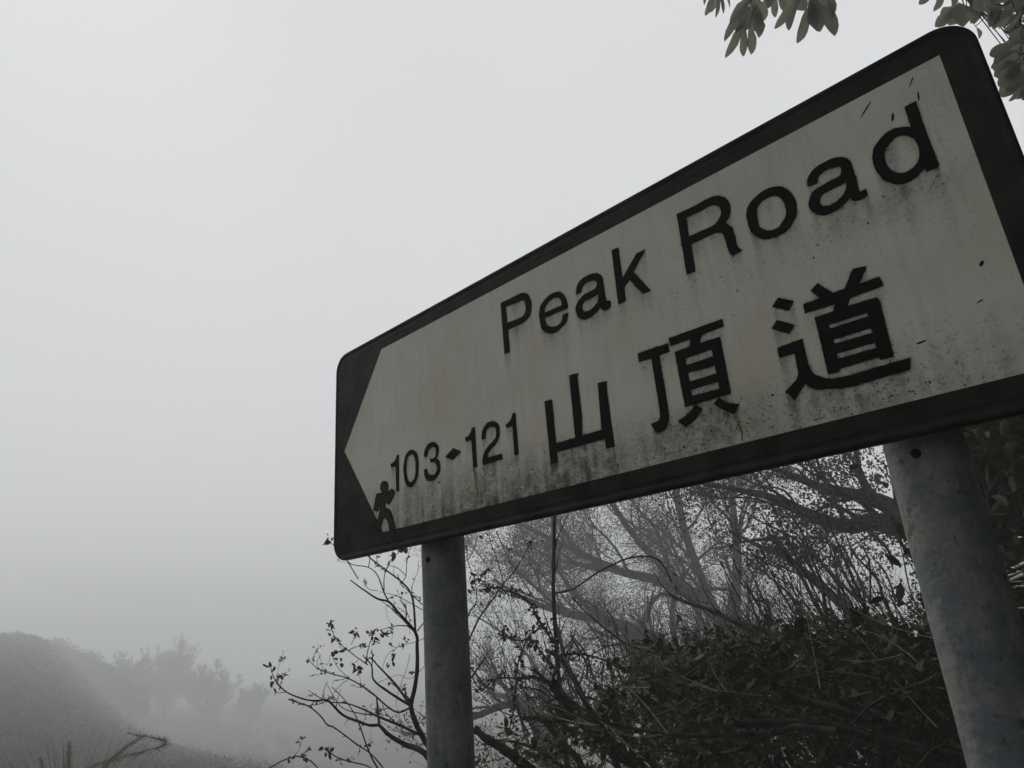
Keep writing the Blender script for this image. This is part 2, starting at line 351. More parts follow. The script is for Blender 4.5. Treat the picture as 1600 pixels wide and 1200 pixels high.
ii = np.clip(((Xg + 3.15) / 3.16 * (GXN - 1)).round().astype(int), 0, GXN - 1); jj = np.clip(((Zg + .005) / 1.01 * (GZN - 1)).round().astype(int), 0, GZN - 1)
gr = GR[jj, ii]
mp = bpy.data.materials.new('weathered_white_face'); mp.use_nodes = True
n = mp.node_tree; lk = n.links.new; bs = n.nodes['Principled BSDF']; bs.inputs['Roughness'].default_value = .62
bs.inputs['Specular IOR Level'].default_value = .08
tcn = n.nodes.new('ShaderNodeTexCoord'); at_ = n.nodes.new('ShaderNodeAttribute'); at_.attribute_name = 'grime'
def tex(sc, det, scale3=None, rough=.6):
    t = n.nodes.new('ShaderNodeTexNoise'); t.inputs['Scale'].default_value = sc; t.inputs['Detail'].default_value = det; t.inputs['Roughness'].default_value = rough
    if scale3:
        mpn = n.nodes.new('ShaderNodeMapping'); mpn.inputs['Scale'].default_value = scale3
        lk(tcn.outputs['Object'], mpn.inputs['Vector']); lk(mpn.outputs[0], t.inputs['Vector'])
    else: lk(tcn.outputs['Object'], t.inputs['Vector'])
    return t
def ramp(src, a, b, ca=(0, 0, 0, 1), cb=(1, 1, 1, 1)):
    r = n.nodes.new('ShaderNodeValToRGB'); r.color_ramp.elements[0].position = a; r.color_ramp.elements[1].position = b
    r.color_ramp.elements[0].color = ca; r.color_ramp.elements[1].color = cb; lk(src, r.inputs['Fac']); return r
def mathn(op, a, b):
    q = n.nodes.new('ShaderNodeMath'); q.operation = op; q.use_clamp = True
    for i, s in enumerate((a, b)):
        if isinstance(s, (int, float)): q.inputs[i].default_value = s
        else: lk(s, q.inputs[i])
    return q.outputs[0]
base = ramp(tex(5, 6).outputs['Fac'], .35, .68, (.60, .57, .485, 1), (.70, .68, .615, 1))
strk = ramp(tex(9, 5, (9, 1, .7)).outputs['Fac'], .50, .78)
mx1 = n.nodes.new('ShaderNodeMix'); mx1.data_type = 'RGBA'; lk(mathn('MULTIPLY', strk.outputs['Color'], .35), mx1.inputs['Factor'])
lk(base.outputs['Color'], mx1.inputs['A']); mx1.inputs['B'].default_value = (.42, .395, .31, 1)
blot = ramp(tex(42, 8, None, .75).outputs['Fac'], .36, .66)
dirt = mathn('MULTIPLY', at_.outputs['Fac'], mathn('ADD', mathn('MULTIPLY', blot.outputs['Color'], 1.15), .28))
mx2 = n.nodes.new('ShaderNodeMix'); mx2.data_type = 'RGBA'; lk(dirt, mx2.inputs['Factor']); lk(mx1.outputs['Result'], mx2.inputs['A'])
mx2.inputs['B'].default_value = (.10, .11, .092, 1)
fine = ramp(tex(210, 4).outputs['Fac'], .56, .66); patch = ramp(tex(3.2, 3).outputs['Fac'], .42, .60)
fl = mathn('MULTIPLY', fine.outputs['Color'], mathn('ADD', mathn('MULTIPLY', patch.outputs['Color'], .28), mathn('MULTIPLY', at_.outputs['Fac'], 1.3)))
mx3 = n.nodes.new('ShaderNodeMix'); mx3.data_type = 'RGBA'; lk(fl, mx3.inputs['Factor']); lk(mx2.outputs['Result'], mx3.inputs['A'])
mx3.inputs['B'].default_value = (.09, .09, .07, 1)
lk(mx3.outputs['Result'], bs.inputs['Base Color'])
face = sg('white_face', V, F, mp)
a = face.data.attributes.new('grime', 'FLOAT', 'POINT'); a.data.foreach_set('value', gr.ravel().astype(np.float32))

NAMES = {'dao1': 'character_stroke', 'dao2': 'character_stroke', 'dao3': 'character_stroke', 'dao4': 'character_stroke',
         'ding1': 'character_stroke', 'ding2': 'character_stroke', 'ding3': 'character_stroke', 'ding4': 'character_stroke', 'shan': 'character',
         'dia': 'diamond_mark', '1a': 'numeral', '0': 'numeral', '3': 'numeral', '1b': 'numeral', '2': 'numeral', '1c': 'numeral'}
rj = np.random.default_rng(3)
for k in letters_order:
    V, F = poly_prism(GL[k], -0.0016, 0.0008)
    sg(NAMES.get(k, 'letter'), V, F, M_LETTER)
# sticker of a walking man, lower left
def shrink(l, d):
    a = np.roll(l, 1, 0); b = np.roll(l, -1, 0); t = norm(b - a); nn = np.c_[-t[:, 1], t[:, 0]]
    area = 0.5 * np.sum(l[:, 0] * np.roll(l[:, 1], -1) - np.roll(l[:, 0], -1) * l[:, 1])
    return l + nn * d * (1 if area > 0 else -1)
ml = GL['man'][0]
V, F = poly_prism([ml], -0.0019, 0.0005); st = sg('walking_man_sticker', V, F, M_STICKER_EDGE)
V, F = poly_prism([shrink(ml, .008)], -0.0022, 0.00025); sg('sticker_fill', V + np.array([-sign.location.x * 0, 0, 0]), F, M_STICKER, st)
# scratches and specks on the face
marks = [((-.198, .971), (-.246, .923), .0025), ((-.078, .975), (-.096, .946), .0022), ((-.079, .914), (-.084, .888), .003), ((-.159, .883), (-.163, .866), .0045),
         ((-.074, .318), (-.066, .325), .005), ((-.108, .218), (-.093, .223), .002), ((-.270, .156), (-.252, .158), .003)]
V = []; F = []
def blob(x, z, rx, rz, ang):
    k = 7; s = len(V)
    for i in range(k):
        a = 2 * math.pi * i / k; q = 1 + rj.uniform(-.3, .3)
        u_, v_ = rx * q * math.cos(a), rz * q * math.sin(a)
        V.append(((x + u_ * math.cos(ang) - v_ * math.sin(ang)) * U, -0.00105, (z + u_ * math.sin(ang) + v_ * math.cos(ang)) * U))
    F.append(tuple(range(s, s + k)) if True else None)
for (xa, za), (xb, zb), wd in marks:
    blob((xa + xb) / 2, (za + zb) / 2, math.hypot(xa - xb, za - zb) / 2 + wd, wd, math.atan2(za - zb, xa - xb))
for _ in range(300):
    k = rj.random()
    if k < .35: x, z = rj.uniform(-2.8, -1.2), abs(rj.normal(0, .08)) + .01
    elif k < .6: x, z = rj.uniform(-1.2, -.2), abs(rj.normal(0, .06)) + .01
    elif k < .8: x, z = rj.uniform(-1.0, -.05), rj.normal(.6, .05)
    else: x, z = rj.uniform(-2.7, -.03), rj.uniform(.03, .97)
    j, i = int(np.clip((z + .005) / 1.01 * GZN, 0, GZN - 1)), int(np.clip((x + 3.15) / 3.16 * GXN, 0, GXN - 1))
    if z < .01 or mask[j, i]: continue
    s = rj.gamma(1.6, .0006) + .0007; blob(x, z, s, s * rj.uniform(.7, 1.6), 0)
F = [tuple(f) if np.cross(np.array(V[f[1]]) - V[f[0]], np.array(V[f[2]]) - V[f[0]])[1] < 0 else tuple(reversed(f)) for f in F]
sg('dirt_specks', V, F, M_SPECK, kind='stuff')
# green run-off under the numeral 1 and under the second character
for pts, wd in (([(-2.090, .185), (-2.083, .16), (-2.078, .13), (-2.081, .10), (-2.074, .075), (-2.078, .05)], .008), ([(-.842, .108), (-.836, .085), (-.829, .055), (-.826, .03), (-.831, .008)], .006)):
    P = catmull(np.array([(p[0], 0, p[1]) for p in pts]), 4); V = []; F = []
    for i, p in enumerate(P):
        q = wd * (1.2 - .7 * i / len(P)) * rj.uniform(.6, 1.3); V += [((p[0] - q) * U, -.00095, p[2] * U), ((p[0] + q) * U, -.00095, p[2] * U)]
        if i: F.append((2 * i - 2, 2 * i, 2 * i + 1, 2 * i - 1))
    F = [tuple(f) if np.cross(np.array(V[f[1]]) - V[f[0]], np.array(V[f[2]]) - V[f[0]])[1] < 0 else tuple(reversed(f)) for f in F]
    sg('green_streak', V, F, M_MOSS)

# posts
mpost = bpy.data.materials.new('peeling_grey_paint'); mpost.use_nodes = True
n = mpost.node_tree; lk = n.links.new; bs = n.nodes['Principled BSDF']; bs.inputs['Roughness'].default_value = .6; bs.inputs['Specular IOR Level'].default_value = .3
tcn = n.nodes.new('ShaderNodeTexCoord')
b1 = ramp(tex(20, 8, (1, 1, .7), .75).outputs['Fac'], .465, .545, (.195, .194, .180, 1), (.128, .145, .156, 1))
rust = ramp(tex(48, 8, (1, 1, .8), .72).outputs['Fac'], .585, .63)
mx = n.nodes.new('ShaderNodeMix'); mx.data_type = 'RGBA'; lk(mathn('MULTIPLY', rust.outputs['Color'], .75), mx.inputs['Factor']); lk(b1.outputs['Color'], mx.inputs['A']); mx.inputs['B'].default_value = (.055, .05, .042, 1)
fine = ramp(tex(160, 4).outputs['Fac'], .3, .7, (.8, .8, .8, 1), (1.1, 1.1, 1.1, 1))
mxm = n.nodes.new('ShaderNodeMix'); mxm.data_type = 'RGBA'; mxm.blend_type = 'MULTIPLY'; mxm.inputs['Factor'].default_value = 1
lk(mx.outputs['Result'], mxm.inputs['A']); lk(fine.outputs['Color'], mxm.inputs['B']); lk(mxm.outputs['Result'], bs.inputs['Base Color'])
bm_ = n.nodes.new('ShaderNodeBump'); bm_.inputs['Strength'].default_value = .8; bm_.inputs['Distance'].default_value = .006
hsum = mathn('ADD', mathn('MULTIPLY', rust.outputs['Color'], -.6), mathn('ADD', mathn('MULTIPLY', tex(55, 6).outputs['Fac'], .7), 0.2))
lk(hsum, bm_.inputs['Height']); lk(bm_.outputs['Normal'], bs.inputs['Normal'])
PR = 0.1055 * U
PY = 0.152 * U
for xp in (-2.4935, -0.3565):
    nz_ = 260; ns = 40
    zs = np.linspace(-Z0 - .0, (ZT - .02) * U, nz_); th = np.arange(ns) * 2 * math.pi / ns
    rr = PR * (1 + rg.normal(0, .0025, (nz_, ns)))
    for _ in range(150):     # small paint blisters and chips
        zc, tcn_ = rg.uniform(-.9, 0), rg.uniform(0, 2 * math.pi); s = rg.uniform(.002, .009)
        dd = ((zs[:, None] - zc) ** 2 + (PR * (((th[None] - tcn_ + math.pi) % (2 * math.pi)) - math.pi)) ** 2)
        rr += np.exp(-dd / s ** 2) * rg.uniform(-.0009, .0016)
    V = np.stack([xp * U + rr * np.cos(th), PY + rr * np.sin(th), np.repeat(zs[:, None], ns, 1)], -1).reshape(-1, 3)
    idx = np.arange(nz_ * ns).reshape(nz_, ns); a = idx[:-1]; b = np.roll(a, -1, 1); d = idx[1:]; e = np.roll(d, -1, 1)
    F = [tuple(q) for q in np.stack([a, b, e, d], -1).reshape(-1, 4)] + [tuple(range((nz_ - 1) * ns, nz_ * ns))]
    po = sg('post', V, F, mpost, smooth=True)
    # clamp straps round the post and the channel rails behind the board
    for zc in (.22, .80):
        th2 = np.linspace(0, 2 * math.pi, 41)[:-1]; V = []; F = []
        for z_, r_ in ((-.03, PR + .001), (-.03, PR + .0045), (.03, PR + .0045), (.03, PR + .001)):
            for t_ in th2: V.append((xp * U + r_ * math.cos(t_), PY + r_ * math.sin(t_), (zc + z_) * U))
        for r_ in range(4):
            for i in range(40): F.append((r_ * 40 + i, r_ * 40 + (i + 1) % 40, ((r_ + 1) % 4) * 40 + (i + 1) % 40, ((r_ + 1) % 4) * 40 + i))
        sg('clamp', V, F, M_GALV)
    # dark bolt just below the board, on the front left of the post
    ang = math.radians(-85 if xp < -2 else -92); bz = -.168 if xp < -2 else -.135
    c = np.array([xp * U + (PR) * math.cos(ang), PY + PR * math.sin(ang), bz * U]); nrm = np.array([math.cos(ang), math.sin(ang), 0]); tg = np.array([-math.sin(ang), math.cos(ang), 0])
    V = []; F = []
    for r_, h_ in ((.0058, -.002), (.0058, .0018), (.0042, .0024)):
        for i in range(8): V.append(c + nrm * h_ + tg * r_ * math.cos(i * math.pi / 4) + np.array([0, 0, 1]) * r_ * math.sin(i * math.pi / 4))
    for r_ in range(2):
        for i in range(8): F.append((r_ * 8 + i, r_ * 8 + (i + 1) % 8, (r_ + 1) * 8 + (i + 1) % 8, (r_ + 1) * 8 + i))
    F.append(tuple(range(16, 24))); sg('bolt', V, F, M_BOLT)
def boxv(x0, x1, y0, y1, z0, z1):
    V = [(x, y, z) for x in (x0, x1) for y in (y0, y1) for z in (z0, z1)]
    return V, [(0, 1, 3, 2), (4, 6, 7, 5), (0, 4, 5, 1), (2, 3, 7, 6), (0, 2, 6, 4), (1, 5, 7, 3)]
for zc in (.22, .80):
    V, F = boxv(-3.05 * U, -.05 * U, .0305 * U, .044 * U, (zc - .025) * U, (zc + .025) * U); sg('back_rail', V, F, M_GALV)

# ------------------------------------------------------------------ ground, road, unseen light-blocking slope behind the camera
def sstep(a, b, x):
    t = np.clip((x - a) / (b - a), 0, 1); return t * t * (3 - 2 * t)
def terrain(x, y):
    x = np.asarray(x, float); y = np.asarray(y, float)
    h = -0.03 - 7.0 * sstep(1.2, 40, y) * sstep(10, -30, x) - 1.2 * sstep(.8, 5, y)
    # scrub hill along the left
    h += 11.6 * sstep(-12, -135, x) * np.exp(-((y - (-2.2 - .235 * x)) / (1.6 + .082 * np.abs(x))) ** 2) * sstep(.9, 4, y)
    h += 3.5 * sstep(-2, 14, x) * sstep(2, 14, y)
    h += 4.5 * sstep(-8.2, -16, y)       # unseen slope behind the wall, added to darken the sign face
    h = np.where((y > -8.3) & (y < .9), -0.16 + 0.0 * h, h)
    return h
def grid_mesh(name, xs, ys, zf, mt, kind, label=None):
    XX, YY = np.meshgrid(xs, ys); ZZ = zf(XX, YY)
    idx = np.arange(XX.size).reshape(XX.shape)
    F = np.stack([idx[:-1, :-1], idx[:-1, 1:], idx[1:, 1:], idx[1:, :-1]], -1).reshape(-1, 4)
    return mesh_obj(name, np.stack([XX, YY, ZZ], -1).reshape(-1, 3), F, mt, None, True, kind, label)
xs = np.concatenate([np.linspace(-258, -60, 55), np.linspace(-58, 30, 177), np.linspace(32, 258, 50)])
ys = np.concatenate([np.linspace(-258, -30, 50), np.linspace(-28, -8.31, 40), [-8.29, .89], np.linspace(.91, 40, 90), np.linspace(42, 258, 50)])
terr_noise = np.random.default_rng(8)
def terr_rough(X, Y):
    return terrain(X, Y) + 0.10 * np.sin(X * 1.3 + np.sin(Y * .9)) * np.cos(Y * 1.1) * ((Y > 1.2) | (Y < -8.6))
grid_mesh('ground', xs, ys, terr_rough, M_SOIL, 'structure')
def struct_box(name, x0, x1, y0, y1, z0, z1, mt):
    V, F = boxv(x0, x1, y0, y1, z0, z1); return mesh_obj(name, V, F, mt, None, False, 'structure')
struct_box('road', -110, 110, -7.6, -1.75, -.15, -.12, M_ASPHALT)
struct_box('pavement', -110, 110, -1.6, .85, -.15, 0.0, M_CONCRETE)
for i in range(22):
    struct_box('kerb', -10 + i * .92, -10 + i * .92 + .91, -1.745, -1.605, -.15, .005, M_CONCRETE)
for i in range(14):
    struct_box('road_marking', -24 + i * 4, -22 + i * 4, -4.72, -4.62, -.119, -.114, M_LINE)
# stone-faced wall behind the road, added unseen to block light from behind
wall = thing('shade_wall', 'unseen mossy stone wall added along the far side of the road to block light', 'wall', (0, -8.1, -.15))
V, F = boxv(-60, 60, -.35, 0, 0, 3.2); mesh_obj('wall_core', V, F, M_MORTAR, wall)
V, F = boxv(-60, 60, -.40, .12, 3.2, 3.34); mesh_obj('coping', V, F, M_CONCRETE, wall)
rw = np.random.default_rng(4)
Vb, Fb = boxv(-.5, .5, 0, .06, -.5, .5)
Vs, Fs = [], []
stone_me = None
cnt = 0
for row in range(9):
    x = -40.0 + rw.uniform(0, .4)
    while x < 25:
        wd = rw.uniform(.35, .75)
        ox = x + wd / 2; hh = .33
        sv = [(v[0] * (wd - .03) + ox, v[1] * (1 + rw.uniform(-.3, .5)), v[2] * hh + row * .355 + .18) for v in Vb]
        if -6 < ox < 7 and cnt < 290:
            mesh_obj('stone', sv, Fb, M_STONE, wall); cnt += 1
        else:
            o_ = len(Vs); Vs += sv; Fs += [tuple(i + o_ for i in f) for f in Fb]
        x += wd
mesh_obj('wall_stones', Vs, Fs, M_STONE, wall, kind='stuff')

# ------------------------------------------------------------------ haze
V, F = boxv(-262, 262, -262, 262, -11.5, 17.5)
hz = mesh_obj('haze', V, F, bpy.data.materials.new('haze_air'), None, False, 'stuff')
hm = hz.data.materials[0]; hm.use_nodes = True; n = hm.node_tree; n.nodes.clear()
o = n.nodes.new('ShaderNodeOutputMaterial'); pv = n.nodes.new('ShaderNodeVolumePrincipled')
pv.inputs['Color'].default_value = (.93, .945, .96, 1); pv.inputs['Density'].default_value = HAZE_DENSITY; pv.inputs['Anisotropy'].default_value = 0.0
n.links.new(pv.outputs[0], o.inputs['Volume'])

# ------------------------------------------------------------------ plants
def wander(rng, p0, d0, length, n, wob, trop=(0, 0, 0)):
    P = [np.array(p0, float)]; d = norm(np.array(d0, float)); st = length / (n - 1)
    for i in range(n - 1):
        d = norm(d + rng.normal(0, wob, 3) + np.array(trop)); P.append(P[-1] + d * st)
    return np.array(P)

def sub_twigs(rng, parents, per_m, lfrac, llim, rfrac, n=5, wob=.15, up=.25, ang=.75, tmin=.15):
    """child twigs growing from parent polylines: parents list of (P,R)"""
    outl = []
    for P, R in parents:
        seg = np.linalg.norm(np.diff(P, axis=0), axis=1); Lt = seg.sum()
        k = rng.poisson(Lt * per_m)
        cum = np.r_[0, np.cumsum(seg)] / max(Lt, 1e-6)
        for _ in range(k):
            t = rng.uniform(tmin, 1); i = min(np.searchsorted(cum, t) - 1, len(P) - 2); i = max(i, 0)
            f = (t - cum[i]) / max(cum[i + 1] - cum[i], 1e-6); p = P[i] * (1 - f) + P[i + 1] * f; r = R[i] * (1 - f) + R[i + 1] * f
            d = norm(P[i + 1] - P[i]); s = norm(np.cross(d, rng.normal(0, 1, 3)))
            dd = norm(d * math.cos(ang) + s * math.sin(ang) * rng.uniform(.6, 1.2) + np.array([0, 0, up]))
            ln = min(Lt * lfrac * rng.uniform(.5, 1.3) * (1.15 - .6 * t), llim)
            C = wander(rng, p, dd, ln, n, wob, (0, 0, up * .15)); r0 = r * rfrac
            outl.append((C, np.linspace(r0, r0 * .3, n)))
    return outl

def px_line(pts, d0, d1, rpx, rpx1=None, smooth=4, rng=None, jit=0.0):
    """branch through photo points at the distance it grows; radius in photo pixels"""
    k = len(pts); ds = np.linspace(d0, d1, k)
    if rng is not None: ds = ds + rng.normal(0, jit, k)
    P = np.array([at(p[0], p[1], d) for p, d in zip(pts, ds)]); P = catmull(P, smooth)
    r0 = rpx * d0 / F_PX; r1 = (rpx1 if rpx1 is not None else rpx * .35) * d1 / F_PX
    return P, np.linspace(r0, r1, len(P))

def put(name, lines, sides, mt, root, kind=None, rough=0, rng=None, smooth=True):
    if not lines: return
    V, F = tubes(lines, sides, rough, rng)
    return mesh_obj(name, local(V, root), F, mt, root, smooth, kind)

def leaf_cluster(rng, p, k, size, mt, root, name='leaf', spread=1.0, hang=-.4):
    C = p + rng.normal(0, size * .35 * spread, (k, 3)); D = rng.normal(0, 1, (k, 3)) + np.array([0, 0, hang])
    N = rng.normal(0, 1, (k, 3))
    for i in range(k):
        V, F = leaf_batch(C[i:i + 1], D[i:i + 1], N[i:i + 1], [size * rng.uniform(.7, 1.3)], [size * rng.uniform(.45, .85)], .5, .45)
        mesh_obj(name, local(V, root), F, mt, root, True)

# --- bare shrub behind the left post (traced branches; c6 = crop origin 400,820 scale 3.158)
c6 = lambda L_: [(400 + x / 3.158, 820 + y / 3.158) for x, y in L_]
rs = np.random.default_rng(21)
shr = thing('bare_shrub', 'bare shrub with curled dry leaves spreading left of the left post', 'shrub', (*at(705, 1190, 2.75)[:2], -.05))
def shrub_branches():
    B = []
    def a(L_, d0, d1, r, r1=None): B.append(px_line(c6(L_), d0, d1, r / 3.158 * .5, None if r1 is None else r1 / 3.158 * .5, 4, rs, .012))
    a([(960, 1380), (900, 1230), (830, 1125), (740, 1085), (660, 1040), (608, 988)], 2.7, 2.75, 34, 14)
    a([(608, 988), (595, 850)], 2.75, 2.85, 12, 7)
    a([(608, 988), (555, 988), (505, 970), (430, 940), (370, 880), (345, 865), (280, 868), (220, 855), (150, 825), (105, 780), (80, 735), (75, 708)], 2.75, 2.6, 13, 3)
    a([(345, 868), (300, 845), (255, 815)], 2.7, 2.65, 5, 2); a([(345, 865), (330, 840), (340, 800), (352, 770)], 2.7, 2.75, 4, 2)
    a([(105, 780), (112, 760), (100, 740)], 2.62, 2.6, 3, 2); a([(150, 825), (100, 828), (80, 795)], 2.62, 2.6, 3, 2)
    a([(830, 1045), (700, 985), (600, 945), (540, 915), (450, 882), (360, 876)], 2.8, 2.95, 13, 4)
    a([(600, 940), (510, 930), (430, 905), (385, 850), (350, 785)], 2.85, 2.95, 6, 2)
    a([(900, 1200), (870, 1120), (830, 1060), (790, 980), (765, 890), (785, 800), (796, 700), (795, 600), (786, 530), (700, 430), (655, 380), (600, 365), (530, 320), (465, 272)], 2.8, 2.7, 28, 5)
    a([(786, 530), (780, 420), (765, 340), (722, 285), (640, 222), (560, 160), (530, 120)], 2.75, 2.85, 11, 5)
    a([(765, 895), (690, 790), (625, 720), (565, 655)], 2.8, 2.95, 13, 6); a([(565, 655), (545, 665), (528, 642)], 2.95, 2.98, 6, 4)
    a([(758, 890), (700, 855), (650, 822), (580, 765), (572, 700), (545, 660)], 2.8, 2.7, 13, 5)
    a([(572, 700), (575, 650), (570, 615)], 2.75, 2.7, 5, 3)
    a([(758, 905), (700, 925), (640, 890), (560, 820), (460, 760), (370, 735), (310, 712), (272, 680), (257, 652)], 2.8, 3.0, 9, 2)
    a([(310, 712), (300, 680), (320, 640)], 2.95, 3.0, 3, 2); a([(460, 760), (400, 700), (370, 640), (360, 690)], 2.95, 3.0, 3, 1.5)
    a([(632, 335), (634, 250), (668, 172), (700, 140)], 2.72, 2.75, 5, 3)
    a([(655, 380), (630, 330), (600, 250), (555, 210), (480, 197), (440, 172)], 2.7, 2.75, 7, 3)
    a([(555, 210), (562, 160), (556, 120)], 2.73, 2.75, 4, 3)
    a([(600, 325), (560, 318), (535, 290), (535, 262)], 2.7, 2.7, 3, 2)
    a([(552, 692), (500, 655), (455, 620), (420, 590), (385, 545), (372, 500)], 2.75, 2.65, 5, 2)
    a([(455, 620), (500, 600), (560, 600)], 2.7, 2.65, 4, 2); a([(545, 690), (548, 640), (560, 590), (575, 545)], 2.75, 2.7, 5, 3)
    a([(470, 590), (490, 550), (495, 525)], 2.7, 2.7, 3, 2)
    a([(722, 282), (740, 250), (745, 180), (760, 120), (790, 60)], 2.85, 2.8, 4, 2); a([(740, 250), (700, 215), (640, 195)], 2.85, 2.8, 4, 2)
    a([(822, 395), (770, 345), (722, 300)], 2.9, 2.85, 5, 3); a([(822, 420), (760, 385), (690, 350), (610, 330)], 2.9, 2.8, 4, 2)
    a([(795, 525), (815, 500), (860, 440)], 2.75, 2.8, 6, 4)
    a([(160, 860), (215, 880), (265, 898), (320, 945), (350, 985), (385, 1000), (440, 1040), (500, 1085), (560, 1125), (620, 1190), (680, 1280)], 2.5, 2.6, 6, 6)
    a([(700, 1330), (600, 1200), (550, 1100), (515, 1000), (485, 930), (430, 855), (375, 800)], 2.7, 2.8, 8, 3)
    a([(40, 1215), (80, 1192), (135, 1163), (200, 1143), (260, 1160), (300, 1195), (350, 1260)], 2.45, 2.5, 5, 5)
    a([(345, 1105), (400, 1148), (480, 1172), (560, 1195), (640, 1260)], 2.5, 2.6, 5, 5)
    a([(830, 560), (780, 580), (720, 595), (650, 640), (620, 720)], 2.9, 2.85, 3, 1.5); a([(640, 400), (650, 460), (675, 510), (670, 570)], 2.75, 2.75, 1.6, 1.2)
    a([(760, 640), (740, 720), (700, 830), (690, 900)], 2.8, 2.85, 2.5, 1.5); a([(830, 700), (760, 760), (700, 740), (600, 780)], 2.9, 2.9, 2.5, 1.5)
    a([(710, 370), (740, 420), (760, 480), (758, 540)], 2.7, 2.8, 3, 1.5)
    # right of the post
    a([(1000, 700), (1050, 570), (1105, 455), (1160, 380), (1222, 290), (1285, 215), (1370, 60)], 2.8, 2.7, 10, 4)
    a([(1222, 290), (1192, 180), (1155, 80), (1150, 20)], 2.75, 2.8, 5, 3); a([(1030, 500), (1060, 420), (1090, 370), (1075, 260), (1045, 180), (1042, 100)], 2.75, 2.7, 6, 3)
    a([(1045, 175), (1080, 110), (1085, 60)], 2.72, 2.7, 4, 2); a([(1060, 330), (1110, 300), (1135, 260)], 2.75, 2.7, 3, 2); a([(1050, 320), (1120, 330), (1240, 325), (1300, 350)], 2.8, 2.9, 3, 2)
    a([(1040, 780), (1080, 730), (1130, 655)], 2.75, 2.7, 10, 7); a([(1060, 640), (1085, 670), (1100, 690)], 2.7, 2.7, 3, 2)
    return B
SB = shrub_branches()
for b in SB: put('branch', [b], 7, M_BARK, shr, rough=.06, rng=rs)
stem = [(np.array([shr.location[:], SB[0][0][0] * .5 + np.array(shr.location) * .5 + np.array([.05, 0, .1]), SB[0][0][0]]), np.array([.03, .028, .02])),
        (np.array([shr.location[:], SB[9][0][0]]), np.array([.03, .018]))]
put('stem', [stem[0]], 8, M_BARK, shr); put('stem', [stem[1]], 8, M_BARK, shr)
tw = sub_twigs(rs, SB[1:], 9, .25, .14, .5, 5, .22, .15, .8); tw2 = sub_twigs(rs, tw, 10, .4, .05, .7, 4, .3, .1, .8)
tw = [(p, np.maximum(r, .0006)) for p, r in tw + tw2]
put('twigs', tw, 4, M_TWIG, shr, kind='stuff')
for (x, y, k, s, d) in [(75, 705, 4, .034, 2.6), (100, 748, 5, .032, 2.6), (85, 760, 2, .03, 2.6), (190, 868, 4, .02, 2.5), (225, 880, 4, .018, 2.5), (262, 896, 3, .018, 2.5), (382, 990, 2, .016, 2.55), (445, 1040, 3, .014, 2.55),
        (365, 488, 5, .034, 2.65), (380, 555, 4, .032, 2.65), (408, 625, 6, .032, 2.7), (418, 660, 5, .034, 2.7), (320, 712, 3, .018, 2.95), (370, 685, 2, .02, 2.9), (493, 525, 4, .032, 2.7), (572, 545, 5, .034, 2.7), (628, 540, 5, .036, 2.7), (552, 548, 3, .026, 2.7),
        (512, 592, 3, .022, 2.7), (595, 580, 3, .024, 2.7), (487, 688, 4, .026, 2.75), (497, 718, 7, .034, 2.75), (678, 666, 4, .032, 2.85), (655, 685, 3, .022, 2.85), (745, 558, 3, .02, 2.9), (768, 722, 4, .022, 2.85), (745, 940, 4, .026, 2.9), (706, 1040, 3, .022, 2.9), (770, 1040, 4, .024, 2.9),
        (700, 138, 5, .05, 2.8), (685, 150, 3, .045, 2.8), (357, 78, 5, .036, 2.8), (810, 355, 3, .02, 2.9), (358, 1105, 7, .034, 2.5), (350, 1130, 3, .03, 2.5), (240, 1145, 5, .024, 2.5), (165, 1155, 3, .02, 2.45), (200, 1143, 3, .018, 2.45), (548, 1100, 2, .018, 2.6), (410, 1170, 4, .018, 2.5),
        (480, 1150, 3, .014, 2.5), (1092, 240, 5, .042, 2.75), (1122, 262, 6, .036, 2.75), (1055, 300, 4, .04, 2.7), (1160, 205, 3, .036, 2.8), (1115, 50, 4, .026, 2.75), (1155, 80, 3, .022, 2.8), (1250, 130, 3, .03, 2.8), (1165, 770, 4, .026, 2.9), (1195, 725, 5, .03, 2.9), (1065, 690, 3, .022, 2.7), (1245, 565, 4, .03, 2.9)]:
    leaf_cluster(rs, at(400 + x / 3.158, 820 + y / 3.158, d), k, s * .62, M_LEAF_DRY, shr)
# a twig with one leaf pokes out behind the left edge of the board
put('branch', [px_line([(560, 905), (535, 865), (521, 852), (514, 845)], 2.9, 2.8, .8, .5)], 5, M_TWIG, shr)
leaf_cluster(rs, at(513, 843, 2.8), 4, .02, M_LEAF_DRY, shr)
nl = 60; C = []
allp = np.vstack([p for p, r in tw]); pick = allp[rs.choice(len(allp), 700)]
V, F = leaf_batch(pick, rs.normal(0, 1, (700, 3)), rs.normal(0, 1, (700, 3)), rs.uniform(.005, .014, 700), rs.uniform(.004, .008, 700), .4, .4)
mesh_obj('buds', local(V, shr), F, M_LEAF_DRY, shr, True, 'stuff')

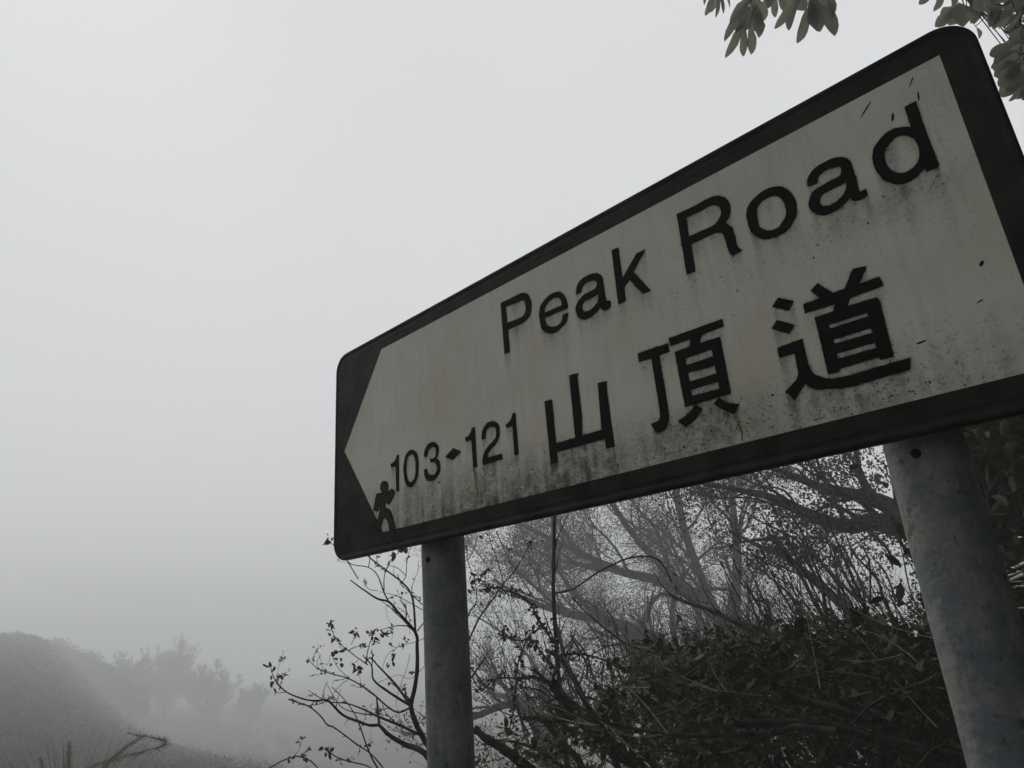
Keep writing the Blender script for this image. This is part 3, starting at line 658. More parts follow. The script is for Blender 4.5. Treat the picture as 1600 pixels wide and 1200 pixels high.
# --- generic tree with guided limbs
def tree(label, base, limbs, twig_sets, leaf, seed, cat='tree', name='tree', bark=None, group=None, leafmat=None, sides=8, rmin=.0016):
    rng = np.random.default_rng(seed); bark = bark or M_BARK
    root = thing(name, label, cat, base, group)
    for i, b in enumerate(limbs): put('trunk' if i == 0 else 'limb', [b], sides, bark, root, rough=.05, rng=rng)
    par = limbs; allt = []
    for (per_m, lf, lm, rf, n, wob, up, ang, sd) in twig_sets:
        ch = sub_twigs(rng, par, per_m, lf, lm, rf, n, wob, up, ang); par = ch; allt.append((ch, sd))
    for ch, sd in allt[:-1]: put('branches', [(p, np.maximum(r, rmin * 1.3)) for p, r in ch], sd, M_TWIG, root, kind='stuff')
    ch, sd = allt[-1]; put('twigs', [(p, np.maximum(r, rmin)) for p, r in ch], sd, M_TWIG, root, kind='stuff')
    if leaf:
        nlv, ln, wd, spr = leaf
        tips = np.vstack([p[1:] for p, r in ch]); c = tips[rng.choice(len(tips), nlv)] + rng.normal(0, spr, (nlv, 3))
        D = rng.normal(0, 1, (nlv, 3)) + np.array([0, 0, -.3])
        V, F = quad_leaves(c, D, rng.normal(0, 1, (nlv, 3)), rng.uniform(.6, 1.3, nlv) * ln, rng.uniform(.6, 1.3, nlv) * wd)
        mesh_obj('crown', local(V, root), F, leafmat or M_LEAF_SMALL, root, False, 'stuff')
    return root
def pl(pts, d0, d1, r, r1, seed=0):
    return px_line(pts, d0, d1, r, r1, 5, np.random.default_rng(seed), .06)

# spreading tree in the fog, seen between the posts
D0 = 18.0
base = at(1110, 1290, D0); gz0 = float(terrain(base[0], base[1]))
trunkC = pl([(1125, 1480), (1112, 1300), (1098, 1180), (1075, 1060), (1040, 1012), (1000, 988), (940, 968), (885, 958), (825, 938), (770, 905)], D0, 16.7, 17.2, 2.0, 1)
trunkC[0][0, 2] = gz0 - .1
limC = [trunkC,
    pl([(1112, 1300), (1180, 1090), (1165, 1010), (1120, 962), (1080, 930), (1020, 905), (960, 890), (900, 860), (835, 830), (780, 800)], D0, 19.9, 14.5, 1.6, 2),
    pl([(1150, 1000), (1150, 930), (1152, 860), (1145, 790), (1140, 720), (1130, 620), (1125, 520)], 18.5, 19.9, 8.6, 1.6, 3),
    pl([(1120, 962), (1087, 880), (1062, 800), (1050, 720), (1040, 640), (1050, 560)], 18.5, 17.5, 7.3, 1.2, 4),
    pl([(1080, 930), (1010, 860), (965, 800), (942, 730), (930, 650)], 18.9, 18.0, 5.9, 1.2, 5),
    pl([(1000, 988), (1030, 930), (1120, 920), (1180, 935)], 17.6, 16.7, 4.0, 1.2, 7),
    pl([(1072, 1050), (1055, 1000), (1052, 940), (1075, 890), (1130, 840)], 17.6, 16.8, 5.9, 1.2, 8),
    pl([(1010, 990), (995, 1020), (985, 1060), (975, 1100)], 17.7, 17.6, 4.0, 1.2, 9),
    pl([(940, 968), (900, 930), (870, 880), (862, 800), (870, 720)], 17.2, 18.1, 4.0, 0.8, 10),
    pl([(885, 958), (850, 930), (800, 880), (775, 830)], 17.1, 17.7, 3.3, 0.8, 11),
    pl([(900, 862), (860, 800), (800, 760), (770, 740)], 19.5, 20.1, 3.3, 0.8, 12)]
tree('large spreading tree with a leaning forked trunk fading into fog between the posts', (base[0], base[1], gz0), limC,
     [(2.5, .42, 3.4, .38, 8, .17, .25, .8, 5), (3.9, .5, 1.6, .5, 7, .22, .12, .85, 4), (6.5, .6, .75, .55, 5, .28, .05, .85, 3)], (210000, .042, .026, .16), 31, rmin=.0032)

# nearer, darker tree whose limbs come out from behind the right post
b2 = at(1520, 1300, 7.6); g2 = float(terrain(b2[0], b2[1]))
tD = pl([(1560, 1500), (1540, 1200), (1500, 960), (1450, 850), (1412, 826), (1361, 816), (1319, 822), (1254, 799), (1203, 777), (1150, 765), (1100, 757)], 7.8, 8.1, 22.5, 2.0, 20)
tD[0][0, 2] = g2 - .1
limD = [tD, pl([(1450, 850), (1399, 797), (1352, 777), (1287, 763), (1217, 735), (1150, 715)], 7.8, 8.5, 15.0, 2.0, 21),
    pl([(1450, 850), (1370, 780), (1345, 740), (1335, 690), (1320, 620)], 7.8, 8.5, 6.8, 1.5, 22),
    pl([(1500, 960), (1510, 820), (1530, 700), (1560, 560), (1580, 400)], 7.8, 8.3, 13.5, 4.0, 23),
    pl([(1357, 830), (1380, 850), (1390, 865), (1395, 890)], 7.8, 7.6, 3.0, 1.0, 24),
    pl([(1230, 840), (1170, 845), (1130, 855)], 8.1, 8.3, 3.0, 1.0, 25), pl([(1440, 1050), (1300, 930), (1230, 872), (1190, 855), (1140, 830)], 7.7, 8.8, 8.2, 2.0, 26)]
tree('dark leafy tree whose limbs reach left from behind the right post', (b2[0], b2[1], g2), limD,
     [(4.2, .4, 1.3, .3, 7, .16, .3, .75, 5), (5.5, .5, .55, .5, 5, .2, .1, .8, 4), (7, .6, .28, .55, 4, .25, .1, .8, 3)], (30000, .042, .024, .07), 32)

# pale tree seen low between the shrub and the bush
b3 = at(850, 1330, 19); g3 = float(terrain(b3[0], b3[1]))
t3 = pl([(900, 1450), (870, 1250), (850, 1140), (822, 1098), (790, 1090), (760, 1080)], 19, 19, 8.4, 2.0, 40); t3[0][0, 2] = g3 - .1
tree('low grey bare tree in mist just right of the left post', (b3[0], b3[1], g3), [t3, pl([(870, 1250), (835, 1130), (800, 1100), (740, 1120), (690, 1130)], 12, 12.5, 9, 3, 41), pl([(850, 1140), (840, 1050), (800, 1000), (740, 960)], 19, 20, 3.0, 1.0, 42),
     pl([(850, 1140), (880, 1060), (900, 980)], 19, 19, 3.6, 1.0, 43), pl([(835, 1130), (780, 1060), (760, 1010)], 19, 19, 3.0, 1.0, 44)],
     [(3, .5, 2.4, .5, 7, .16, .3, .7, 4), (4, .5, 1.2, .55, 6, .2, .2, .8, 3), (5, .6, .6, .55, 5, .25, .1, .8, 3)], (6000, .07, .035, .08), 33, rmin=.0035, name='bare_tree')

# --- free standing procedural tree
def free_tree(label, pos, H, spread, seed, leaf=None, name='tree', group=None, lean=(0, 0), nl=7, dens=1.0, leafmat=None, rt=None, lmul=1.0):
    rng = np.random.default_rng(seed); z = float(terrain(pos[0], pos[1])); base = np.array([pos[0], pos[1], z - .1])
    r0 = rt or H * .018; dist = np.linalg.norm(base - CAM)
    T = wander(rng, base, (lean[0], lean[1], 1), H * .60, 9, .05, (0, 0, .05)); limbs = [(T, np.linspace(r0, r0 * .35, 9))]
    for i in range(nl):
        t = .22 + .78 * i / (nl - 1); j = min(int(t * 8), 7); a = i * 2.4 + rng.uniform(-.4, .4)
        d = (math.cos(a) * spread, math.sin(a) * spread, 1.0)
        limbs.append((wander(rng, T[j], d, H * rng.uniform(.34, .5) * (1.1 - .25 * t) * lmul, 8, .10, (0, 0, .07)), np.linspace(r0 * .5, r0 * .12, 8)))
    q = 6.0 / H * dens
    return tree(label, base, limbs, [(3.2 * q, .42, H * .22, .45, 6, .13, .3, .6, 4), (5.0 * q, .5, H * .12, .5, 5, .16, .2, .7, 3), (9 * q, .6, H * .06, .55, 4, .2, .15, .7, 3)], leaf, seed, name=name, group=group, leafmat=leafmat, sides=7, rmin=max(.0016, dist * .00011))

def at_ground(px, d, dy=0):
    v = at(px, 1060, d); return (v[0], v[1])
# feathery bare trees in the fog, left
def treeline(px_, d_, py_top):
    p = at_ground(px_, d_); top = at(px_, py_top, d_)[2]; return p, top - float(terrain(p[0], p[1])) + .1
for (px_, d_, pt_, lab, sd_, sp_) in [(262, 122, 998, 'tallest feathery bare tree, rising from the fog beside the scrub hill', 51, .9), (212, 118, 1016, 'feathery bare tree half hidden by the right foot of the misty hill', 55, .8),
        (330, 114, 1030, 'broad rounded bare tree in fog, right of the tallest feathery one', 52, 1.1), (392, 116, 1066, 'low bare tree in fog at the right end of the feathery row', 56, 1.1),
        (475, 150, 1122, 'very faint bare treetop in fog left of the lowest shrub branches', 53, .6), (590, 155, 1116, 'faintest bare tree at the far end, behind the shrub twigs', 54, .6)]:
    p, H_ = treeline(px_, d_, pt_); H_ = max(H_, 2.0) / 1.02
    free_tree(lab, p, H_, sp_, sd_, (2600, .16, .09, .35), 'bare_tree', nl=26, dens=1.6, rt=H_ * .012, lmul=1.2)
# scrub on the hill at left
rh = np.random.default_rng(61); ncl = 14000
hx = -15 - 127 * rh.random(ncl) ** 1.1; hy = np.maximum(rh.normal(-2.2 - .235 * hx, 2.5 + .085 * -hx), 1.8 + rh.random(ncl)); hzv = terrain(hx, hy)
scr = (.42 - .011 * hx) * rh.uniform(.5, 1.25, ncl); per = 60
rd = rh.normal(0, 1, (ncl * per, 3)); rd = norm(rd) * (rh.random((ncl * per, 1)) ** .5); rd[:, 2] = np.abs(rd[:, 2])
C = np.repeat(np.c_[hx, hy, hzv - .1], per, 0) + rd * np.repeat(scr, per)[:, None] * np.array([1.1, 1.1, .8])
lsz_ = np.hypot(C[:, 0], C[:, 1]) * .0042 * rh.uniform(.6, 1.3, len(C))
V, F = quad_leaves(C, rh.normal(0, 1, C.shape), rh.normal(0, 1, C.shape), lsz_, lsz_ * .6)
mesh_obj('scrub', V, F, M_SCRUB, None, False, 'stuff', 'dense dark scrub covering the misty hill at lower left')
bpy.data.objects['scrub']['category'] = 'scrub'
def crown_tree(label, px_, d_, pt_, wpx, hpx, seed, group):
    rng = np.random.default_rng(seed); top = at(px_, pt_, d_); sc = d_ / F_PX; z = float(terrain(top[0], top[1]))
    root = thing('bushy_tree', label, 'tree', (top[0], top[1], z - .1), group)
    put('trunk', [(wander(rng, (top[0], top[1], z - .2), (0, 0, 1), max(top[2] - z - hpx * sc * .4, 1), 6, .05), np.linspace(.25, .12, 6))], 7, M_BARK, root)
    Cs = []
    rx, rz = wpx * sc, hpx * sc; cen = top - np.array([0, 0, rz])
    for b in range(40):
        v = norm(rng.normal(0, 1, 3)); v[2] = abs(v[2]) * .9 - .15; c0 = cen + v * np.array([rx, rx, rz]) * rng.uniform(.55, .85); r_ = rx * rng.uniform(.12, .40)
        q = norm(rng.normal(0, 1, (1100, 3))) * (rng.random((1100, 1)) ** .4) * r_; Cs.append(c0 + q)
    C = np.vstack(Cs); lz = rng.uniform(.2, .42, len(C)); V, F = quad_leaves(C, rng.normal(0, 1, C.shape), rng.normal(0, 1, C.shape), lz, lz * .6)
    mesh_obj('crown', local(V, root), F, M_SCRUB, root, False, 'stuff')
for k, (px_, d_, pt_, wp, hp) in enumerate([(8, 118, 990, 60, 60), (64, 124, 983, 58, 60), (110, 120, 999, 50, 50), (150, 112, 1022, 46, 50), (186, 104, 1050, 42, 46)]):
    crown_tree(['bushy treetop nearest the left edge on the misty hill', 'tallest bushy treetop on the crest of the misty hill', 'bushy treetop just right of the crest of the misty hill', 'bushy treetop where the misty hill starts to drop', 'lowest bushy treetop at the right foot of the misty hill'][k],
              px_, d_, pt_, wp, hp, 70 + k, 'treetops on the misty hill')

# silver grass plumes, lower left
def plume_plant(label, pts, w0, d, seed, droop):
    rng = np.random.default_rng(seed); P, R = px_line(pts, d, d * 1.02, 1.3, .6, 6)
    g = float(terrain(P[0][0], P[0][1])); root = thing('silver_grass', label, 'grass', (P[0][0], P[0][1], g))
    st = np.vstack([[P[0][0], P[0][1], g], P]); put('stalk', [(st, np.linspace(.006, .003, len(st)))], 5, M_TWIG, root)
    k = 900; t = rng.beta(1.3, 1.2, k) * (len(P) - 1); i = np.minimum(t.astype(int), len(P) - 2); f = (t - i)[:, None]
    c = P[i] * (1 - f) + P[i + 1] * f; D = norm(P[i + 1] - P[i]) + rng.normal(0, .45, (k, 3)) + np.array([0, 0, droop])
    env = np.sin(np.clip(t / (len(P) - 1), 0, 1) * math.pi * .9 + .15)
    V, F = quad_leaves(c, D, rng.normal(0, 1, (k, 3)), w0 * rng.uniform(.4, 1.0, k) * (.35 + env), np.full(k, w0 * .07)); mesh_obj('plume', local(V, root), F, M_PLUME, root, False, 'stuff')
    lv = []
    for _ in range(7):
        a = rng.uniform(0, 6.28); lv.append((wander(rng, root.location[:], (math.cos(a) * .5, math.sin(a) * .5, 1), 1.2, 7, .05, (0, 0, -.06)), np.linspace(.008, .001, 7)))
    put('blades', lv, 3, M_LEAF_DARK, root, kind='stuff')
plume_plant('upright silver grass plume at the lower left edge of the view', [(106, 1330), (106, 1250), (107, 1200), (108, 1162)], .08, 9.5, 81, .0)
plume_plant('broad arching grass plume leaning right above the scrub', [(100, 1350), (118, 1250), (140, 1200), (258, 1163), (200, 1145)], .09, 9.5, 82, -.1)
plume_plant('thin drooping grass plume just below the broad arching one', [(112, 1340), (138, 1240), (160, 1200), (192, 1170), (226, 1148)], .07, 9.2, 83, -.5)
plume_plant('faint short grass stem between the left edge and the upright plume', [(75, 1330), (72, 1240), (68, 1205), (62, 1185)], .05, 8.4, 84, -.1)

# --- dark thicket at lower right
rb = np.random.default_rng(91)
bb = at(1180, 1700, 3.4)
bush = thing('leafy_bush', 'dense dark evergreen bush with bare canes in front of the right post base', 'bush', (bb[0], bb[1], float(terrain(bb[0], bb[1]))))
c7 = lambda L_: [(700 + x / 2.858, 780 + y / 2.858) for x, y in L_]
c8 = lambda L_: [(1100 + x / 2.142, 640 + y / 2.142) for x, y in L_]
c9 = lambda L_: [(1180 + x / 4.706, 960 + y / 4.706) for x, y in L_]
c10 = lambda L_: [(1160 + x / 4, 690 + y / 4) for x, y in L_]
BL = []
def bl(L_, d0, d1, r, r1=None): BL.append(px_line(L_, d0, d1, r, r1, 4, rb, .02))
bl(c7([(1000, 1500), (860, 1230), (760, 1120), (640, 1030), (545, 920), (495, 865), (462, 818)]), 3.0, 2.9, 9.5, 7.5)
bl(c7([(800, 1300), (700, 1060), (610, 900), (560, 800), (510, 720), (470, 690), (440, 675)]), 3.1, 3.2, 5.5, 3)
bl(c7([(560, 1400), (530, 1200), (515, 1000), (490, 760), (478, 560), (470, 400), (472, 250), (476, 90), (470, -60)]), 3.6, 3.6, 4.0, 2.4)
bl(c7([(486, 560), (505, 640), (520, 700)]), 3.5, 3.4, 1.5, 3)
bl(c7([(480, 1300), (330, 1180), (240, 1110), (170, 1070), (120, 1022)]), 2.9, 2.8, 8, 5)
bl(c7([(700, 1400), (560, 1240), (420, 1130), (300, 1085), (195, 1075)]), 3.1, 3.0, 3, 1.5)
bl(c7([(620, 1330), (590, 1180), (520, 1100), (440, 1000), (415, 985)]), 3.0, 3.1, 5, 4.5)
bl(c7([(640, 990), (540, 985), (440, 990), (400, 975), (340, 980)]), 3.0, 2.9, 4, 3)
bl(c7([(700, 1100), (620, 1000), (560, 930), (480, 890), (440, 850), (410, 830)]), 3.2, 3.3, 2.2, 1.4)
bl(c7([(470, 900), (420, 860), (380, 845), (330, 840)]), 3.3, 3.4, 1.8, 1); bl(c7([(500, 1000), (470, 960), (430, 900), (400, 885), (355, 885)]), 3.3, 3.4, 1.8, 1)
bl(c7([(1900, 1000), (1600, 660), (1429, 590), (1270, 540), (1160, 490), (1060, 460), (985, 420)]), 3.2, 3.8, 5.5, 2)
bl(c7([(1200, 720), (1050, 690), (920, 685), (830, 660), (770, 630), (680, 560), (600, 490), (560, 440)]), 3.4, 3.9, 2.2, 1)
bl(c7([(1150, 760), (1000, 768), (900, 768), (790, 765)]), 3.3, 3.4, 1.8, .9)
bl(c7([(1000, 690), (870, 650), (740, 650), (650, 690), (600, 740)]), 3.6, 3.7, 1.3, .7)
bl(c7([(480, 420), (560, 400), (680, 320), (800, 265), (870, 255), (930, 265), (970, 310), (1000, 370)]), 4.2, 4.4, 1.5, 1.2)
bl(c7([(620, 800), (620, 740), (590, 680), (545, 605)]), 3.4, 3.5, 2, 1)
bl(c7([(650, 800), (620, 700), (580, 640), (555, 610)]), 3.4, 3.5, 1.6, .8)
# thorny leafy vine left of the cut branch
VN = [px_line(c7([(470, 830), (380, 790), (330, 800), (220, 800), (150, 850), (110, 800)]), 3.0, 3.1, 1.8, 1), px_line(c7([(480, 760), (430, 700), (400, 660), (380, 630), (310, 630), (270, 620), (245, 605)]), 3.1, 3.2, 1.6, .9),
      px_line(c7([(470, 640), (440, 590), (400, 530), (370, 470), (320, 430), (280, 415), (210, 395), (150, 405)]), 3.3, 3.3, 1.8, 1), px_line(c7([(300, 880), (310, 750), (330, 680), (370, 600), (440, 570)]), 3.2, 3.2, 1.2, .8),
      px_line(c7([(300, 870), (290, 960), (265, 1060)]), 3.2, 3.2, 1.6, .8), px_line(c7([(500, 700), (560, 690), (640, 700), (720, 730), (790, 770)]), 3.3, 3.3, 2, 1)]
for v in VN: BL.append(v)
# low arching limbs inside the bush
bl(c9([(2100, 1150), (1500, 1060), (1100, 960), (700, 860), (400, 800), (150, 800), (-150, 800)]), 2.75, 2.6, 8, 5)
bl(c9([(850, 800), (600, 700), (400, 640), (250, 600), (140, 520)]), 2.6, 2.5, 6, 5)
bl(c9([(600, 860), (300, 830), (150, 870), (-100, 880)]), 2.5, 2.5, 5, 3.5); bl(c9([(1200, 980), (900, 880), (700, 815)]), 2.45, 2.4, 1.6, 1.2)
bl(c9([(700, 815), (830, 690), (920, 630), (1010, 590), (1060, 560)]), 2.4, 2.4, 1.8, 2.2); bl(c9([(1010, 595), (960, 585), (915, 568)]), 2.4, 2.4, 1.6, 1.2); bl(c9([(1040, 610), (1110, 590), (1170, 555)]), 2.4, 2.4, 1.8, 1.2)
bl(c9([(1200, 1120), (1280, 1020), (1380, 960), (1480, 990)]), 2.4, 2.4, 1.8, 1.2); bl(c9([(1600, 420), (1350, 300), (1100, 190), (900, 80), (780, 20), (700, -40)]), 3.2, 3.1, 6, 3)
bl([(990, 1145), (950, 1130), (900, 1100), (870, 1080)], 2.6, 2.7, 2, 1); bl([(1180, 1145), (1120, 1150), (1060, 1148), (1000, 1140), (950, 1130)], 2.55, 2.6, 3.4, 2.2)
bl([(1210, 1140), (1160, 1170), (1100, 1180), (1040, 1172), (990, 1178)], 2.5, 2.5, 3, 1.6); bl([(1120, 1290), (1100, 1210), (1080, 1165)], 2.5, 2.5, 5, 4)
# long bare canes leaning up-left (traced)
for L_, r in [([(1000, 1200), (880, 980), (840, 860), (700, 700), (640, 560)], 2.6), ([(760, 1030), (660, 870), (580, 700), (540, 620), (420, 590)], 2.4), ([(800, 1010), (700, 800), (560, 640), (430, 560)], 1.8),
              ([(540, 1160), (430, 960), (340, 800), (220, 640), (160, 560), (150, 500)], 3.2), ([(530, 1120), (490, 880), (430, 720), (370, 560), (270, 430)], 2.6), ([(690, 1080), (640, 980), (530, 860)], 2.4),
              ([(480, 1180), (300, 960), (150, 830), (0, 700), (-140, 620)], 2.4), ([(960, 1000), (900, 830), (830, 740), (770, 665)], 1.5), ([(800, 1000), (790, 740), (715, 620), (660, 560)], 1.5),
              ([(760, 1020), (610, 880), (470, 730), (330, 610), (200, 540), (60, 470), (-60, 380)], 2.4), ([(1140, 1120), (980, 980), (860, 870), (730, 690)], 1.4), ([(1100, 1060), (1040, 900), (1000, 700), (960, 560)], 1.4),
              ([(350, 1200), (260, 1130), (220, 1080)], 2.2), ([(100, 1140), (40, 950), (0, 860), (-80, 700)], 1.6), ([(560, 1190), (545, 1000), (500, 880), (480, 780)], 1.6), ([(640, 1100), (600, 900), (575, 720), (560, 660)], 1.3)]:
    bl(c10(L_), 3.3, rb.uniform(3.6, 4.4), r, r * .35)
cn = []
for _ in range(120):
    x0, y0 = rb.uniform(1180, 1480), rb.uniform(980, 1060) + 20; ln = rb.uniform(90, 300); a = rb.normal(math.radians(57), .2)
    if x0 > 1400: ln *= .6
    k = 6; t = np.linspace(0, 1, k); bend = rb.normal(0, 16)
    pts = [(x0 - ln * u * math.cos(a) - bend * math.sin(u * 3.1), y0 - ln * u * math.sin(a) + bend * .5 * math.sin(u * 3.1)) for u in t]
    P, R = px_line(pts, rb.uniform(3.2, 4.6), rb.uniform(3.6, 5.2), rb.uniform(.8, 1.5), .35, 3); cn.append((P, R))
for _ in range(110):
    x0, y0 = rb.uniform(800, 1150), rb.uniform(1060, 1160); ln = rb.uniform(50, 150); a = rb.normal(math.radians(65), .5)
    pts = [(x0 - ln * u * math.cos(a), y0 - ln * u * math.sin(a) + 8 * math.sin(u * 5)) for u in np.linspace(0, 1, 5)]
    cn.append(px_line(pts, rb.uniform(3.0, 4.4), rb.uniform(3.2, 4.8), rb.uniform(.6, 1.3), .35, 3))
for b in BL: put('branch', [b], 7, M_BARK, bush, rough=.07, rng=rb)
t1 = sub_twigs(rb, cn + BL[:24], 7, .3, .25, .5, 4, .2, .2, .6)
put('canes', cn + [(p, np.maximum(r, .0006)) for p, r in t1], 4, M_TWIG, bush, kind='stuff')
# leaves on the vines
k = 420; vp = np.vstack([v[0] for v in VN]); C = vp[rb.choice(len(vp), k)] + rb.normal(0, .012, (k, 3))
V, F = leaf_batch(C, rb.normal(0, 1, (k, 3)), rb.normal(0, 1, (k, 3)), rb.uniform(.012, .028, k), rb.uniform(.009, .018, k), .4, .3); mesh_obj('vine_leaves', local(V, bush), F, M_LEAF_DARK, bush, True, 'stuff')
# bush body: leafy sprays through a deep volume
TOP = [(560, 1225), (700, 1215), (760, 1175), (860, 1150), (940, 1085), (1000, 1050), (1060, 1020), (1130, 1015), (1200, 1010), (1260, 1010), (1330, 985), (1400, 1000), (1460, 985), (1520, 960), (1700, 930), (2000, 900)]
tx = [a for a, b in TOP]; ty = [b for a, b in TOP]
lc, ld, lnm, lsz = [], [], [], []; sprigs = []
for _ in range(2600):
    x = rb.uniform(700, 1950); yt = np.interp(x, tx, ty); y = yt + 5 + rb.exponential(130) if rb.random() < .75 else yt + rb.uniform(0, 620)
    d = 2.5 + 2.1 * rb.beta(1.4, 1.3)
    if rb.random() < np.interp(x, [880, 1130], [.75, .05]): continue
    p = at(x, y, d)
    if p[2] < terrain(p[0], p[1]) + .05 or p[1] < .45: continue
    dirv = norm(np.array([rb.normal(0, .7), rb.normal(0, .7), rb.uniform(.2, 1)])); P = wander(rb, p, dirv, rb.uniform(.08, .2), 5, .25); sprigs.append((P, np.full(5, .0012)))
    for _k in range(rb.integers(5, 11)):
        q = P[rb.integers(0, 5)] + rb.normal(0, .012, 3); lc.append(q); ld.append(dirv * .5 + rb.normal(0, .8, 3)); lnm.append(np.array([0, 0, 1.2]) + rb.normal(0, .8, 3)); lsz.append(rb.uniform(.02, .045) if rb.random() < .8 else rb.uniform(.05, .08))
lc, ld, lnm, lsz = map(np.array, (lc, ld, lnm, lsz))
put('sprigs', sprigs, 3, M_TWIG, bush, kind='stuff')
v = lc - CAM; dep = v @ CF; ux = 800 + F_PX * (v @ CX) / dep; uy = 600 + F_PX * (v @ CD) / dep
inview = (ux > 640) & (ux < 1500) & (uy < 1200)
scr_ = np.where(inview, lsz / dep, 0); order = np.argsort(-scr_); big = order[:240]
rest = order[240:]
for i in big:
    V, F = leaf_batch(lc[i:i + 1], ld[i:i + 1], lnm[i:i + 1], lsz[i:i + 1], lsz[i:i + 1] * rb.uniform(.45, .62), .35, .25)
    mesh_obj('leaf', local(V, bush), F, M_LEAF_DARK, bush, True)
V, F = leaf_batch(lc[rest], ld[rest], lnm[rest], lsz[rest], lsz[rest] * .52, .35, .25)
mesh_obj('foliage', local(V, bush), F, M_LEAF_DARK, bush, True, 'stuff')
# deeper, finer leaves and crossing twigs that close the bush behind
k = 30000; xx = 1000 + 900 * rb.random(k) ** .8; yy = np.interp(xx, tx, ty) + 22 + rb.exponential(160, k); dd_ = rb.uniform(3.9, 5.4, k)
C = np.array([at(a_, b_, c_) for a_, b_, c_ in zip(xx, yy, dd_)]); C = C[C[:, 2] > terrain(C[:, 0], C[:, 1]) + .02]
V, F = quad_leaves(C, rb.normal(0, 1, C.shape), rb.normal(0, 1, C.shape), rb.uniform(.03, .06, len(C)), rb.uniform(.018, .032, len(C)))
mesh_obj('inner_foliage', local(V, bush), F, M_LEAF_DARK, bush, False, 'stuff')
pale = []
for _ in range(60):
    x0 = rb.uniform(880, 1500); y0 = np.interp(x0, tx, ty) + rb.uniform(20, 170); a = rb.normal(math.radians(25), .45); ln = rb.uniform(60, 260); bd = rb.normal(0, 22)
    pts = [(x0 - ln * u * math.cos(a), y0 - ln * u * math.sin(a) + bd * math.sin(u * 3.1)) for u in np.linspace(0, 1, 6)]
    pale.append(px_line(pts, rb.uniform(2.4, 3.2), rb.uniform(2.4, 3.4), rb.uniform(.7, 1.5), .35, 3))
put('pale_canes', pale, 5, M_TWIG_PALE, bush, kind='stuff')
fine = []
for _ in range(900):
    x0, y0 = rb.uniform(730, 1480), 0; y0 = np.interp(x0, tx, ty) + rb.uniform(-35, 190)
    p0 = at(x0, y0, rb.uniform(2.7, 4.6)); fine.append((wander(rb, p0, rb.normal(0, 1, 3) * (1, 1, .6) + (-.4, 0, .55), rb.uniform(.1, .42), 6, .22), np.linspace(rb.uniform(.0012, .0026), .0006, 6)))
put('fine_twigs', fine, 3, M_TWIG, bush, kind='stuff')
k = 5000; fp = np.vstack([f[0] for f in fine]); C = fp[rb.choice(len(fp), k)] + rb.normal(0, .012, (k, 3))
V, F = leaf_batch(C, rb.normal(0, 1, (k, 3)), rb.normal(0, 1, (k, 3)), rb.uniform(.008, .024, k), rb.uniform(.005, .014, k), .4, .4); mesh_obj('small_leaves', local(V, bush), F, M_LEAF_DRY, bush, True, 'stuff')
# a few large leaves standing proud of the bush
for (x, y, L0, W0, dx, dy) in [(1140, 1040, .07, .045, 0, 1), (1015, 1085, .065, .04, -.5, 1), (1035, 1080, .06, .038, .1, 1), (1150, 1060, .07, .04, .3, .8), (1170, 1050, .06, .04, 1, .2), (955, 1035, .04, .025, .8, -.2), (965, 1040, .04, .024, .7, .6), (1330, 1010, .06, .04, -.6, .6), (1095, 1030, .055, .034, -.3, .7)]:
    V, F = leaf_batch([at(x, y, 2.7)], [CX * dx + CD * dy + CF * .15], [-CF + rb.normal(0, .3, 3)], [L0], [W0], .3, .2); mesh_obj('leaf', local(V, bush), F, M_LEAF_DARK, bush, True)

# misty pale bushes seen through the canes
p_ = at(1400, 1000, 13)
free_tree('round pale misty bush seen through the canes left of the right post', (p_[0], p_[1]), 2.9, .8, 95, (7000, .10, .06, .14), 'bushy_tree', nl=8)

# --- evergreen tree right of and above the sign: trunk outside the view, dark lower crown behind the right post
re = np.random.default_rng(101)
ebase = np.array([1.35, 2.6, float(terrain(1.35, 2.6))])
ev = thing('evergreen_tree', 'evergreen with long leaves hanging over the sign and darkening the gap behind its right post', 'tree', ebase)
tr = (np.array([ebase + (0, 0, -.1), ebase + (0, -.05, 1.5), ebase + (-.1, -.1, 3.0), ebase + (-.25, -.2, 4.6), ebase + (-.3, -.4, 6.0)]), np.array([.16, .14, .12, .10, .07]))
tr = (catmull(tr[0], 5), np.interp(np.linspace(0, 4, 21), range(5), tr[1])); put('trunk', [tr], 12, M_BARK, ev, rough=.04, rng=re)
